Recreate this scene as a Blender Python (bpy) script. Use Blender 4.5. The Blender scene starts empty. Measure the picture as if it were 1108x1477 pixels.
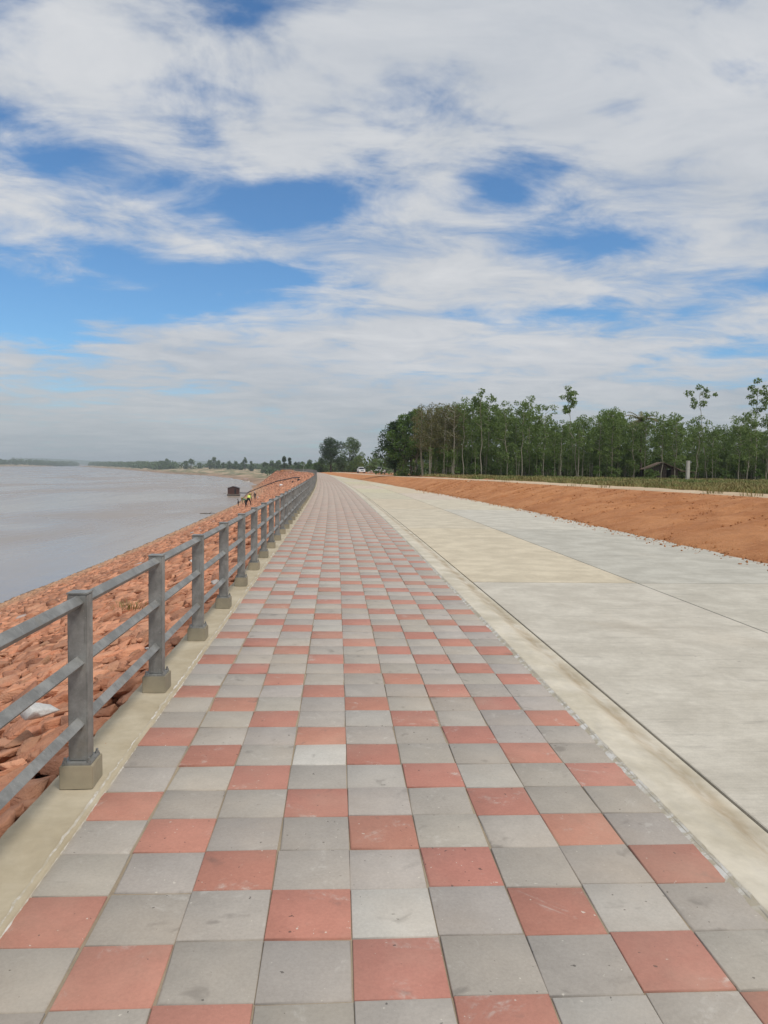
import bpy, bmesh, math, random
import numpy as np
from mathutils import Vector, Matrix, noise as mnoise

rng = np.random.default_rng(7)
random.seed(7)
R = math.radians
sc = bpy.context.scene
col = sc.collection

# ------------------------------------------------------------------ camera
cam_d = bpy.data.cameras.new('camera')
cam_d.sensor_fit = 'VERTICAL'
cam_d.sensor_height = 36.0
cam_d.lens = 1074.6 / 1477 * 36
cam_d.clip_start = 0.05
cam_d.clip_end = 20000
cam = bpy.data.objects.new('camera', cam_d)
col.objects.link(cam)
EYE = 1.608
pitch, yaw, roll = R(3.338), R(3.631), R(0.929)
fw = Vector((math.sin(yaw) * math.cos(pitch), math.cos(yaw) * math.cos(pitch), -math.sin(pitch)))
rt = Vector((math.cos(yaw), -math.sin(yaw), 0))
up = rt.cross(fw)
r2 = rt * math.cos(roll) + up * math.sin(roll)
u2 = up * math.cos(roll) - rt * math.sin(roll)
m = Matrix((r2, u2, -fw)).transposed().to_4x4()
m.translation = (0, 0, EYE)
cam.matrix_world = m
sc.camera = cam

# ------------------------------------------------------------------ exposure
sc.view_settings.view_transform = 'Standard'
sc.view_settings.look = 'None'
sc.view_settings.exposure = 0.0
sc.view_settings.gamma = 1.0
sc.view_settings.use_curve_mapping = False
sc.cycles.use_denoising = True
sc.cycles.max_bounces = 5
sc.cycles.diffuse_bounces = 3
sc.cycles.glossy_bounces = 2
sc.cycles.transparent_max_bounces = 8
sc.cycles.volume_bounces = 0

# ------------------------------------------------------------------ sun and sky
SUN_AZ, SUN_EL = R(140), R(57)          # clockwise from +Y (down the walkway), behind and to the right
sd = bpy.data.lights.new('sun', 'SUN')
sd.energy = 2.3
sd.angle = R(14)
sd.color = (1.0, 0.95, 0.87)
sun = bpy.data.objects.new('sun', sd)
col.objects.link(sun)
S = Vector((math.sin(SUN_AZ) * math.cos(SUN_EL), math.cos(SUN_AZ) * math.cos(SUN_EL), math.sin(SUN_EL)))
sun.rotation_euler = S.to_track_quat('Z', 'Y').to_euler()
sun.location = (0, 0, 60)


class NT:
    """small helper for building node trees"""
    def __init__(self, tree):
        self.t = tree; self.n = tree.nodes; self.l = tree.links
    def new(self, typ, **kw):
        nd = self.n.new(typ)
        for k, v in kw.items(): setattr(nd, k, v)
        return nd
    def put(self, sock, v):
        if v is None: return
        if isinstance(v, bpy.types.NodeSocket): self.l.new(v, sock)
        elif isinstance(v, (tuple, list)) and len(v) == 3 and sock.type == 'RGBA': sock.default_value = (*v, 1)
        else: sock.default_value = v
    def math(self, op, a, b=None, c=None, clamp=False):
        nd = self.new('ShaderNodeMath', operation=op, use_clamp=clamp)
        for i, v in enumerate((a, b, c)): self.put(nd.inputs[i], v)
        return nd.outputs[0]
    def vmath(self, op, a, b=None):
        nd = self.new('ShaderNodeVectorMath', operation=op)
        self.put(nd.inputs[0], a)
        if op == 'SCALE': self.put(nd.inputs['Scale'], b)
        else: self.put(nd.inputs[1], b)
        return nd.outputs[0]
    def comb(self, x, y, z):
        nd = self.new('ShaderNodeCombineXYZ')
        for i, v in enumerate((x, y, z)): self.put(nd.inputs[i], v)
        return nd.outputs[0]
    def sep(self, v):
        nd = self.new('ShaderNodeSeparateXYZ'); self.put(nd.inputs[0], v)
        return nd.outputs
    def noise(self, vec, scale, detail=4, rough=0.55, dist=0.0, color=False):
        nd = self.new('ShaderNodeTexNoise')
        self.put(nd.inputs['Vector'], vec)
        nd.inputs['Scale'].default_value = scale; nd.inputs['Detail'].default_value = detail
        nd.inputs['Roughness'].default_value = rough; nd.inputs['Distortion'].default_value = dist
        return nd.outputs['Color' if color else 'Fac']
    def mix(self, f, a, b, blend='MIX'):
        nd = self.new('ShaderNodeMix', data_type='RGBA', blend_type=blend)
        self.put(nd.inputs[0], f); self.put(nd.inputs[6], a); self.put(nd.inputs[7], b)
        return nd.outputs[2]
    def ramp(self, f, lo, hi, smooth=True):
        nd = self.new('ShaderNodeMapRange', interpolation_type='SMOOTHSTEP' if smooth else 'LINEAR')
        self.put(nd.inputs[0], f); nd.inputs[1].default_value = lo; nd.inputs[2].default_value = hi
        return nd.outputs[0]
    def scale(self, c, f):      # colour * scalar
        return self.mix(1.0, c, self.comb(f, f, f), 'MULTIPLY')
    def bump(self, h, strength=0.3, dist=0.01):
        nd = self.new('ShaderNodeBump'); nd.inputs['Strength'].default_value = strength
        nd.inputs['Distance'].default_value = dist; self.put(nd.inputs['Height'], h)
        return nd.outputs[0]


world = bpy.data.worlds.new('World')
sc.world = world
world.use_nodes = True
world.cycles.sampling_method = 'MANUAL'
world.cycles.sample_map_resolution = 512
w = NT(world.node_tree)
w.n.clear()
sky = w.new('ShaderNodeTexSky', sky_type='NISHITA')
sky.sun_disc = False
sky.sun_elevation = SUN_EL
sky.sun_rotation = SUN_AZ
sky.altitude = 100
sky.air_density = 1.0
sky.dust_density = 0.6
sky.ozone_density = 1.6
dirv = w.vmath('NORMALIZE', w.new('ShaderNodeTexCoord').outputs['Generated'])
dx, dy, dz = w.sep(dirv)
zc = w.math('MAXIMUM', dz, 0.0)
den = w.math('ADD', zc, 0.10)
plane = w.comb(w.math('DIVIDE', dx, den), w.math('DIVIDE', dy, den), 0.35)
warp = w.noise(plane, 1.6, 5, 0.6, color=True)
warpv = w.vmath('SUBTRACT', warp, (0.5, 0.5, 0.5))
wx, wy, wz = w.sep(warpv)
az = w.math('ADD', w.math('MULTIPLY', w.math('ARCTAN2', dx, dy), 57.2958), w.math('MULTIPLY', wx, 16.0))
el = w.math('ADD', w.math('MULTIPLY', w.math('ARCSINE', zc), 57.2958), w.math('MULTIPLY', wy, 5.0))
stretch = w.vmath('MULTIPLY', plane, (0.72, 1.0, 1.0))
n1 = w.noise(stretch, 0.9, 6, 0.60, 0.35)
n2 = w.noise(w.vmath('ADD', stretch, (7.3, 2.1, 4.0)), 3.4, 7, 0.64, 0.5)
n3 = w.noise(w.vmath('ADD', plane, (1.3, 9.1, 2.0)), 0.42, 5, 0.5)
dens = w.math('ADD', w.math('MULTIPLY', n1, 1.35), w.math('MULTIPLY', n2, 1.65))
dens = w.math('SUBTRACT', dens, 0.93)
n4 = w.noise(w.vmath('ADD', plane, (3.3, 5.1, 6.0)), 5.5, 5, 0.55, 0.3)      # small puffs high up
puff = w.math('MULTIPLY', w.math('SUBTRACT', n4, 0.5), w.math('MULTIPLY', w.ramp(zc, 0.26, 0.42), 1.25))
dens = w.math('ADD', dens, puff)
# breaks in the cloud sheet: centre azimuth, elevation, half-widths (degrees), depth
GAPS = [(-18.5, 12.0, 9.5, 2.6, 0.75), (-6.0, 13.2, 6.5, 1.5, 0.75), (-24, 9.6, 7.0, 2.0, 0.62), (-30, 12.0, 8, 4, 0.6),
        (-20, 20.8, 7.5, 1.9, 0.60), (-9, 18.6, 7.0, 1.7, 0.55), (-1.5, 19.3, 5, 1.7, 0.58), (12.5, 20.4, 5.0, 2.0, 0.68), (19.5, 16.6, 5.5, 1.5, 0.62),
        (16.8, 11.7, 5.4, 1.5, 0.60), (28.5, 8.4, 5.5, 2.0, 0.55), (29.5, 13.0, 4.6, 1.5, 0.50),
        (29.5, 25.0, 2.2, 0.9, 0.36), (-7.5, 30, 5, 2.2, 0.42), (-23, 28.0, 6, 2.6, 0.36), (-11, 24.8, 4.0, 3.0, 0.30), (3, 25.5, 6, 3, 0.30),
        (55, 30, 14, 5, 0.35), (-60, 24, 16, 5, 0.35), (95, 22, 16, 5, 0.35), (150, 30, 20, 7, 0.3), (-120, 34, 20, 7, 0.35), (10, 62, 30, 8, 0.3)]
gap = None
for a0, e0, ra, re, dep in GAPS:
    qa = w.math('POWER', w.math('DIVIDE', w.math('SUBTRACT', az, a0), ra), 2.0)
    qe = w.math('POWER', w.math('DIVIDE', w.math('SUBTRACT', el, e0), re), 2.0)
    g = w.math('MULTIPLY', w.math('POWER', 2.71828, w.math('MULTIPLY', w.math('ADD', qa, qe), -1.0)), dep)
    gap = g if gap is None else w.math('ADD', gap, g)
cover = w.math('SUBTRACT', w.math('ADD', dens, 0.22), w.math('MULTIPLY', gap, 1.3))
cmask = w.ramp(cover, -0.04, 0.80)
low = w.ramp(zc, 0.02, 0.16)                      # the sheet closes towards the horizon
shade = w.math('ADD', w.math('MULTIPLY', n2, 0.75), w.math('MULTIPLY', n3, 0.75))
shade = w.ramp(shade, 0.50, 0.98, False)
c_hi = w.mix(shade, (4.5, 4.95, 5.6), (6.9, 7.05, 7.3))
c_lo = w.mix(shade, (3.6, 4.15, 4.55), (5.2, 5.55, 5.8))
ccol = w.mix(low, c_lo, c_hi)
blue = w.mix(1.0, sky.outputs[0], (0.70, 1.06, 1.32), 'MULTIPLY')
skycol = w.mix(cmask, blue, ccol)
bg = w.new('ShaderNodeBackground')
bg.inputs['Strength'].default_value = 0.10
w.l.new(skycol, bg.inputs['Color'])
wo = w.new('ShaderNodeOutputWorld')
w.l.new(bg.outputs[0], wo.inputs['Surface'])


# ------------------------------------------------------------------ object helpers
def tag(o, label=None, cat=None, group=None, kind=None):
    if label: o['label'] = label
    if cat: o['category'] = cat
    if group: o['group'] = group
    if kind: o['kind'] = kind
    return o


class MB:
    def __init__(self): self.v = []; self.f = []
    def add(self, vs, fs):
        b = len(self.v); self.v.extend([tuple(p) for p in vs]); self.f.extend([tuple(i + b for i in f) for f in fs]); return self
    def box(self, x0, x1, y0, y1, z0, z1, taper=0.0):
        t = taper
        vs = [(x0, y0, z0), (x1, y0, z0), (x1, y1, z0), (x0, y1, z0), (x0 + t, y0 + t, z1), (x1 - t, y0 + t, z1), (x1 - t, y1 - t, z1), (x0 + t, y1 - t, z1)]
        return self.add(vs, [(3, 2, 1, 0), (4, 5, 6, 7), (0, 1, 5, 4), (1, 2, 6, 5), (2, 3, 7, 6), (3, 0, 4, 7)])
    def tube(self, pts, rad, n=6, cap=True):
        pts = [Vector(p) for p in pts]
        if not isinstance(rad, (list, tuple)): rad = [rad] * len(pts)
        b = len(self.v); up_ = Vector((0.13, 0.21, 1)).normalized()
        for i, p in enumerate(pts):
            d = (pts[min(i + 1, len(pts) - 1)] - pts[max(i - 1, 0)]).normalized()
            a = d.cross(up_)
            if a.length < 0.05: a = d.cross(Vector((1, 0, 0)))
            a.normalize(); c = d.cross(a)
            for k in range(n):
                t = 2 * math.pi * k / n
                self.v.append(tuple(p + (a * math.cos(t) + c * math.sin(t)) * rad[i]))
        for i in range(len(pts) - 1):
            for k in range(n):
                k2 = (k + 1) % n
                self.f.append((b + i * n + k, b + i * n + k2, b + (i + 1) * n + k2, b + (i + 1) * n + k))
        if cap:
            self.f.append(tuple(b + k for k in reversed(range(n))))
            self.f.append(tuple(b + (len(pts) - 1) * n + k for k in range(n)))
        return self
    def prism(self, prof, axis, a0, a1):
        """extrude a closed 2-D profile along an axis (0 x, 1 y, 2 z)"""
        def P(p, a):
            q = list(p); q.insert(axis, a); return tuple(q)
        n = len(prof)
        vs = [P(p, a0) for p in prof] + [P(p, a1) for p in prof]
        fs = [tuple(range(n)), tuple(range(2 * n - 1, n - 1, -1))] + [(i, i + n, (i + 1) % n + n, (i + 1) % n) for i in range(n)]
        return self.add(vs, fs)
    def mesh(self, name, mat=None, smooth=False, fixn=True):
        me = bpy.data.meshes.new(name)
        me.from_pydata(self.v, [], self.f)
        if fixn:
            bm = bmesh.new(); bm.from_mesh(me); bmesh.ops.recalc_face_normals(bm, faces=bm.faces); bm.to_mesh(me); bm.free()
        if mat: me.materials.append(mat)
        if smooth: me.polygons.foreach_set('use_smooth', [True] * len(me.polygons))
        return me
    def build(self, name, mat=None, parent=None, smooth=False, fixn=True):
        return link(name, self.mesh(name, mat, smooth, fixn), parent)


def link(name, me, parent=None):
    o = bpy.data.objects.new(name, me)
    col.objects.link(o)
    if parent: o.parent = parent
    return o


def empty(name, loc=(0, 0, 0), rz=0.0):
    o = bpy.data.objects.new(name, None)
    col.objects.link(o); o.location = loc; o.rotation_euler = (0, 0, rz); o.empty_display_size = 0.2
    return o


def np_mesh(name, V, F, mat=None, smooth=False):
    """V (n,3), F (m,k) arrays of equal-sided faces"""
    me = bpy.data.meshes.new(name)
    V = np.asarray(V, np.float32); F = np.asarray(F, np.int32); k = F.shape[1]
    me.vertices.add(len(V)); me.vertices.foreach_set('co', V.ravel())
    me.loops.add(F.size); me.loops.foreach_set('vertex_index', F.ravel())
    me.polygons.add(len(F)); me.polygons.foreach_set('loop_start', np.arange(0, F.size, k, dtype=np.int32))
    me.update(calc_edges=True); me.validate()
    if smooth: me.polygons.foreach_set('use_smooth', np.ones(len(F), bool))
    if mat: me.materials.append(mat)
    return me


def grid_faces(nr, nc):
    i = np.arange(nr - 1)[:, None] * nc + np.arange(nc - 1)[None, :]
    return np.stack([i, i + 1, i + 1 + nc, i + nc], -1).reshape(-1, 4)


def vcol(me, name, cols):
    a = me.color_attributes.new(name, 'FLOAT_COLOR', 'POINT')
    c = np.ones((len(me.vertices), 4), np.float32); c[:, :3] = cols
    a.data.foreach_set('color', c.ravel())


def fbm(P, scale=1.0, octv=4):
    out = np.empty(len(P))
    for i, p in enumerate(P):
        out[i] = mnoise.fractal(Vector((p[0] * scale, p[1] * scale, p[2] * scale if len(p) > 2 else 0.0)), 0.6, 2.0, octv)
    return out


# ------------------------------------------------------------------ materials
def principled(name):
    mt = bpy.data.materials.new(name); mt.use_nodes = True
    t = NT(mt.node_tree); t.n.clear()
    p = t.new('ShaderNodeBsdfPrincipled'); o = t.new('ShaderNodeOutputMaterial')
    t.l.new(p.outputs[0], o.inputs['Surface'])
    p.inputs['Roughness'].default_value = 0.85
    p.inputs['Specular IOR Level'].default_value = 0.3
    return mt, t, p


def simple(name, c, rough=0.8, metal=0.0, var=0.12, scale=8.0, bump=0.0):
    mt, t, p = principled(name)
    pos = t.new('ShaderNodeTexCoord').outputs['Object']
    n = t.noise(pos, scale, 5, 0.6)
    f = t.math('ADD', 1 - var, t.math('MULTIPLY', n, 2 * var))
    t.put(p.inputs['Base Color'], t.scale(c, f))
    p.inputs['Roughness'].default_value = rough; p.inputs['Metallic'].default_value = metal
    if bump: t.put(p.inputs['Normal'], t.bump(t.noise(pos, scale * 5, 4), 0.4, bump))
    return mt


def tile_material(name, from_attr):
    mt, t, p = principled(name)
    pos = t.new('ShaderNodeNewGeometry').outputs['Position']
    if from_attr:
        base = t.new('ShaderNodeAttribute', attribute_name='tint').outputs['Color']
        pp = pos
    else:
        oi = t.new('ShaderNodeObjectInfo'); base = oi.outputs['Color']
        pp = t.vmath('ADD', pos, t.vmath('SCALE', (31.0, 17.0, 53.0), oi.outputs['Random']))
    big = t.noise(pp, 5.0, 4, 0.6, 0.4)
    fine = t.noise(pp, 75.0, 4, 0.75)
    c = t.scale(base, t.math('ADD', 0.58, t.math('ADD', t.math('MULTIPLY', big, 0.42), t.math('MULTIPLY', fine, 0.44))))
    # lime bloom: pale, patchy, with ragged outlines
    bl = t.math('MULTIPLY', t.ramp(t.noise(pp, 4.2, 5, 0.70, 0.8), 0.57, 0.72), t.ramp(t.noise(pp, 28, 4, 0.7), 0.38, 0.62))
    c = t.mix(t.math('MULTIPLY', bl, 0.6), c, (0.56, 0.53, 0.48))
    # damp and grime marks
    gr = t.ramp(t.noise(t.vmath('ADD', pp, (5.0, 3.0, 1.0)), 6.5, 3, 0.5, 0.6), 0.64, 0.77)
    c = t.mix(t.math('MULTIPLY', gr, 0.42), c, (0.11, 0.10, 0.09))
    sp = t.ramp(t.noise(t.vmath('ADD', pp, (2.0, 8.0, 1.0)), 42, 2, 0.4), 0.745, 0.77)
    c = t.mix(t.math('MULTIPLY', sp, 0.7), c, (0.05, 0.045, 0.04))
    sw = t.ramp(t.noise(t.vmath('ADD', pp, (9.0, 1.0, 7.0)), 50, 2, 0.4), 0.745, 0.775)
    c = t.mix(t.math('MULTIPLY', sw, 0.7), c, (0.62, 0.58, 0.5))
    # dry soil dust walked over everything
    du = t.ramp(t.noise(pos, 1.1, 5, 0.6), 0.42, 0.75)
    c = t.mix(t.math('MULTIPLY', du, 0.30), c, (0.47, 0.38, 0.29))
    # site dust plus grazing sheen painted into the colour, stronger towards the unfinished end
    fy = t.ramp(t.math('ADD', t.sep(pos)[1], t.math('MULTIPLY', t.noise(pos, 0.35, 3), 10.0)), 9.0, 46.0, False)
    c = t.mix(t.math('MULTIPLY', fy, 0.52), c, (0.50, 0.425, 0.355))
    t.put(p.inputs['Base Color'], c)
    p.inputs['Roughness'].default_value = 0.88
    t.put(p.inputs['Normal'], t.bump(t.math('ADD', fine, t.math('MULTIPLY', t.noise(pp, 180, 2), 0.6)), 0.35, 0.0016))
    return mt


def concrete_material(name, c1, c2, attr=None, objcol=False, broom=False):
    mt, t, p = principled(name)
    pos = t.new('ShaderNodeNewGeometry').outputs['Position']
    a = t.noise(pos, 1.7, 6, 0.62, 0.3)
    b = t.noise(pos, 14, 5, 0.65)
    c = t.mix(t.ramp(a, 0.35, 0.68), c1, c2)
    if objcol:
        c = t.mix(1.0, c, t.new('ShaderNodeObjectInfo').outputs['Color'], 'MULTIPLY')
    if attr:
        c = t.mix(t.ramp(t.noise(t.vmath('MULTIPLY', pos, (3.0, 0.9, 1.0)), 2.4, 5, 0.65, 0.4), 0.30, 0.62), c, t.mix(1.0, c, t.new('ShaderNodeAttribute', attribute_name=attr).outputs['Color'], 'MULTIPLY'))
    c = t.scale(c, t.math('ADD', 0.84, t.math('MULTIPLY', b, 0.32)))
    h = b
    if broom:
        st = t.noise(t.vmath('MULTIPLY', pos, (0.9, 26.0, 1.0)), 3.0, 4, 0.65)
        st2 = t.noise(t.vmath('MULTIPLY', pos, (0.35, 3.0, 1.0)), 1.2, 5, 0.6, 0.5)
        c = t.scale(c, t.math('ADD', 0.82, t.math('MULTIPLY', st, 0.36)))
        c = t.mix(t.math('MULTIPLY', t.ramp(st2, 0.55, 0.72), 0.18), c, (0.26, 0.23, 0.19))
        blot = t.ramp(t.noise(pos, 0.42, 5, 0.6, 0.4), 0.56, 0.72)
        c = t.mix(t.math('MULTIPLY', blot, 0.20), c, (0.40, 0.32, 0.23))
        strk = t.ramp(t.noise(t.vmath('MULTIPLY', pos, (0.5, 5.0, 1.0)), 2.2, 6, 0.7, 0.3), 0.56, 0.66)
        c = t.mix(t.math('MULTIPLY', t.math('MULTIPLY', strk, t.ramp(t.noise(pos, 0.5, 3), 0.46, 0.6)), 0.34), c, (0.20, 0.185, 0.165))
        gr = t.noise(pos, 110, 3, 0.7)
        c = t.scale(c, t.math('ADD', 0.80, t.math('MULTIPLY', gr, 0.40)))
        sp = t.ramp(t.noise(pos, 16, 2, 0.4), 0.75, 0.78)
        c = t.mix(t.math('MULTIPLY', sp, 0.5), c, (0.1, 0.09, 0.08))
        h = t.math('ADD', st, t.math('MULTIPLY', b, 0.6))
    t.put(p.inputs['Base Color'], c)
    p.inputs['Roughness'].default_value = 0.9
    t.put(p.inputs['Normal'], t.bump(h, 0.4, 0.004))
    return mt


def rock_material(name, from_attr):
    mt, t, p = principled(name)
    pos = t.new('ShaderNodeNewGeometry').outputs['Position']
    if from_attr:
        rnd = t.new('ShaderNodeNewGeometry').outputs['Random Per Island']
        pp = pos
    else:
        oi = t.new('ShaderNodeObjectInfo'); rnd = oi.outputs['Random']
        pp = t.vmath('ADD', pos, t.vmath('SCALE', (13.0, 7.0, 5.0), rnd))
    n = t.noise(pp, 6.0, 6, 0.65, 0.3); f = t.noise(pp, 45.0, 5, 0.7)
    c = t.mix(t.ramp(n, 0.3, 0.7), (0.44, 0.175, 0.096), (0.60, 0.275, 0.160))
    hue = t.math('FRACT', t.math('MULTIPLY', rnd, 7.31))
    c = t.mix(t.math('MULTIPLY', hue, 0.45), c, (0.58, 0.32, 0.20))
    drk = t.ramp(t.math('FRACT', t.math('MULTIPLY', rnd, 37.3)), 0.80, 0.95)
    c = t.mix(t.math('MULTIPLY', drk, 0.38), c, (0.24, 0.115, 0.078))
    c = t.mix(t.math('MULTIPLY', t.ramp(t.noise(pp, 1.7, 4, 0.6), 0.5, 0.72), 0.4), c, (0.60, 0.36, 0.22))
    c = t.scale(c, t.math('ADD', 0.62, t.math('ADD', t.math('MULTIPLY', rnd, 0.58), t.math('MULTIPLY', f, 0.2))))
    pale = t.ramp(t.math('FRACT', t.math('MULTIPLY', rnd, 91.7)), 0.9965, 0.998)
    c = t.mix(pale, c, (0.5, 0.46, 0.43))
    # silt the river has left on the lower stones
    z = t.sep(pos)[2]
    silt = t.ramp(t.math('ADD', z, t.math('MULTIPLY', t.noise(pos, 0.5, 4), 2.0)), -3.8, -6.4)
    c = t.mix(t.math('MULTIPLY', silt, 0.6), c, (0.50, 0.34, 0.21))
    wet = t.ramp(z, -8.35, -8.8)
    c = t.mix(t.math('MULTIPLY', wet, 0.7), c, (0.10, 0.07, 0.05))
    t.put(p.inputs['Base Color'], c)
    p.inputs['Roughness'].default_value = 0.9
    strat = t.noise(t.vmath('MULTIPLY', pp, (3.0, 3.0, 26.0)), 2.0, 4, 0.6)
    t.put(p.inputs['Normal'], t.bump(t.math('ADD', t.math('ADD', n, t.math('MULTIPLY', f, 0.4)), t.math('MULTIPLY', strat, 0.9)), 0.95, 0.03))
    return mt


def soil_material(name, c1, c2, c3, attr=None, relief=0.04):
    mt, t, p = principled(name)
    pos = t.new('ShaderNodeNewGeometry').outputs['Position']
    a = t.noise(pos, 0.8, 6, 0.6, 0.4); b = t.noise(pos, 7, 6, 0.7); f = t.noise(pos, 40, 4, 0.7)
    c = t.mix(t.ramp(a, 0.32, 0.68), c1, c2)
    if attr:
        c = t.mix(t.new('ShaderNodeAttribute', attribute_name=attr).outputs['Fac'], c, c3)
    else:
        c = t.mix(t.math('MULTIPLY', t.ramp(b, 0.56, 0.75), 0.5), c, c3)
    c = t.scale(c, t.math('ADD', 0.66, t.math('ADD', t.math('MULTIPLY', b, 0.4), t.math('MULTIPLY', f, 0.28))))
    t.put(p.inputs['Base Color'], c)
    p.inputs['Roughness'].default_value = 0.95
    t.put(p.inputs['Normal'], t.bump(t.math('ADD', b, t.math('MULTIPLY', f, 0.5)), 0.9, relief))
    return mt


def leaf_material(name, c1, c2, trans=0.18):
    mt, t, p = principled(name)
    oi = t.new('ShaderNodeObjectInfo').outputs['Random']
    ri = t.new('ShaderNodeNewGeometry').outputs['Random Per Island']
    pos = t.new('ShaderNodeTexCoord').outputs['Object']
    n = t.noise(pos, 0.9, 3, 0.5)
    f = t.math('ADD', t.math('MULTIPLY', ri, 0.45), t.math('ADD', t.math('MULTIPLY', oi, 0.35), t.math('MULTIPLY', n, 0.35)), clamp=True)
    c = t.mix(f, c1, c2)
    t.put(p.inputs['Base Color'], c)
    p.inputs['Roughness'].default_value = 0.55
    tr = t.new('ShaderNodeBsdfTranslucent'); t.put(tr.inputs['Color'], t.mix(0.5, c, (c2[0] * 1.5, c2[1] * 1.5, c2[2] * 0.8)))
    ms = t.new('ShaderNodeMixShader'); ms.inputs[0].default_value = trans
    t.l.new(p.outputs[0], ms.inputs[1]); t.l.new(tr.outputs[0], ms.inputs[2])
    out = [x for x in t.n if x.type == 'OUTPUT_MATERIAL'][0]
    t.l.new(ms.outputs[0], out.inputs['Surface'])
    return mt


def mortar_material():
    mt, t, p = principled('white_mortar')
    pos = t.new('ShaderNodeNewGeometry').outputs['Position']
    a = t.noise(pos, 9, 5, 0.7, 0.5); b = t.noise(pos, 55, 4, 0.7)
    c = t.mix(t.math('MULTIPLY', t.ramp(a, 0.42, 0.60), t.ramp(t.noise(pos, 1.6, 4, 0.6), 0.34, 0.56)), (0.42, 0.37, 0.28), (0.64, 0.62, 0.58))
    c = t.mix(t.math('MULTIPLY', t.ramp(b, 0.55, 0.7), 0.4), c, (0.34, 0.31, 0.26))
    t.put(p.inputs['Base Color'], c); t.put(p.inputs['Normal'], t.bump(b, 0.4, 0.002))
    return mt


M = {}
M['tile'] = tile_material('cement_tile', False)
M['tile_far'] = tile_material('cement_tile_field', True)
M['bed'] = soil_material('sand_bed', (0.27, 0.22, 0.16), (0.38, 0.31, 0.22), (0.17, 0.13, 0.10), relief=0.01)
M['kerb'] = concrete_material('kerb_concrete', (0.40, 0.335, 0.23), (0.50, 0.435, 0.32))
M['kerb_r'] = concrete_material('kerb_gutter_concrete', (0.46, 0.415, 0.33), (0.60, 0.55, 0.46), attr='dirt')
M['mortar'] = mortar_material()
M['plinth'] = concrete_material('plinth_concrete', (0.26, 0.235, 0.175), (0.36, 0.31, 0.22))
M['slab'] = concrete_material('road_concrete', (0.470, 0.440, 0.380), (0.575, 0.543, 0.475), objcol=True, broom=True)
M['joint'] = simple('bitumen_joint', (0.035, 0.033, 0.03), 0.7)
M['rock'] = rock_material('sandstone', False)
M['rock_far'] = rock_material('sandstone_field', True)
M['rock_bed'] = soil_material('slope_soil', (0.24, 0.10, 0.055), (0.33, 0.145, 0.085), (0.32, 0.15, 0.085))
M['white_rock'] = simple('limewashed_stone', (0.55, 0.54, 0.52), 0.8, var=0.35, scale=14, bump=0.01)
M['soil'] = soil_material('red_soil', (0.44, 0.178, 0.068), (0.575, 0.262, 0.112), (0.56, 0.34, 0.20), relief=0.08)
M['sand'] = soil_material('sandy_track', (0.50, 0.37, 0.24), (0.60, 0.47, 0.33), (0.44, 0.24, 0.13))


def ground_material():
    mt, t, p = principled('land')
    pos = t.new('ShaderNodeNewGeometry').outputs['Position']
    red = t.new('ShaderNodeAttribute', attribute_name='zone').outputs['Color']
    zr, zg, zb = t.sep(red)         # r bare red soil, g dry grass, b river bank
    a = t.noise(pos, 0.10, 6, 0.65, 0.3); b = t.noise(pos, 1.6, 5, 0.65)
    grass = t.mix(t.ramp(a, 0.35, 0.65), (0.23, 0.17, 0.075), (0.14, 0.14, 0.055))
    soil = t.mix(t.ramp(b, 0.3, 0.7), (0.36, 0.14, 0.06), (0.47, 0.22, 0.11))
    st = t.noise(t.vmath('MULTIPLY', pos, (0.045, 0.06, 0.5)), 1.0, 6, 0.65, 0.6)
    sand = t.mix(t.ramp(a, 0.40, 0.62), (0.66, 0.50, 0.34), (0.42, 0.28, 0.17))
    bank = t.mix(t.ramp(st, 0.44, 0.53), sand, t.mix(b, (0.07, 0.10, 0.035), (0.16, 0.16, 0.07)))
    wetm = t.ramp(t.math('ADD', t.sep(pos)[2], t.math('MULTIPLY', a, 3.0)), -4.5, -7.0)
    bank = t.mix(t.math('MULTIPLY', wetm, 0.75), bank, (0.30, 0.175, 0.115))
    c = t.mix(zg, soil, grass)
    c = t.mix(zb, c, bank)
    c = t.mix(zr, c, soil)
    c = t.scale(c, t.math('ADD', 0.75, t.math('MULTIPLY', b, 0.5)))
    t.put(p.inputs['Base Color'], c); p.inputs['Roughness'].default_value = 0.95
    t.put(p.inputs['Normal'], t.bump(b, 0.6, 0.15))
    return mt


M['ground'] = ground_material()


def water_material():
    mt, t, p = principled('muddy_water')
    pos = t.new('ShaderNodeNewGeometry').outputs['Position']
    a = t.noise(t.vmath('MULTIPLY', pos, (0.012, 0.03, 1)), 1.0, 5, 0.6, 0.5)
    t.put(p.inputs['Base Color'], t.mix(a, (0.295, 0.228, 0.165), (0.355, 0.285, 0.215)))
    t.put(p.inputs['Roughness'], t.math('ADD', 0.15, t.math('MULTIPLY', t.ramp(t.noise(t.vmath('MULTIPLY', pos, (0.03, 0.008, 1)), 1.0, 5, 0.6, 0.8), 0.35, 0.65), 0.2)))
    p.inputs['IOR'].default_value = 1.33
    p.inputs['Specular IOR Level'].default_value = 0.5
    h = t.math('ADD', t.noise(t.vmath('MULTIPLY', pos, (1.0, 0.5, 1)), 0.8, 4, 0.6), t.math('MULTIPLY', t.noise(t.vmath('MULTIPLY', pos, (1.0, 0.5, 1)), 0.09, 4, 0.6, 0.6), 3.0))
    t.put(p.inputs['Normal'], t.bump(h, 0.19, 0.16))
    return mt


M['water'] = water_material()
M['steel'] = None


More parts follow.
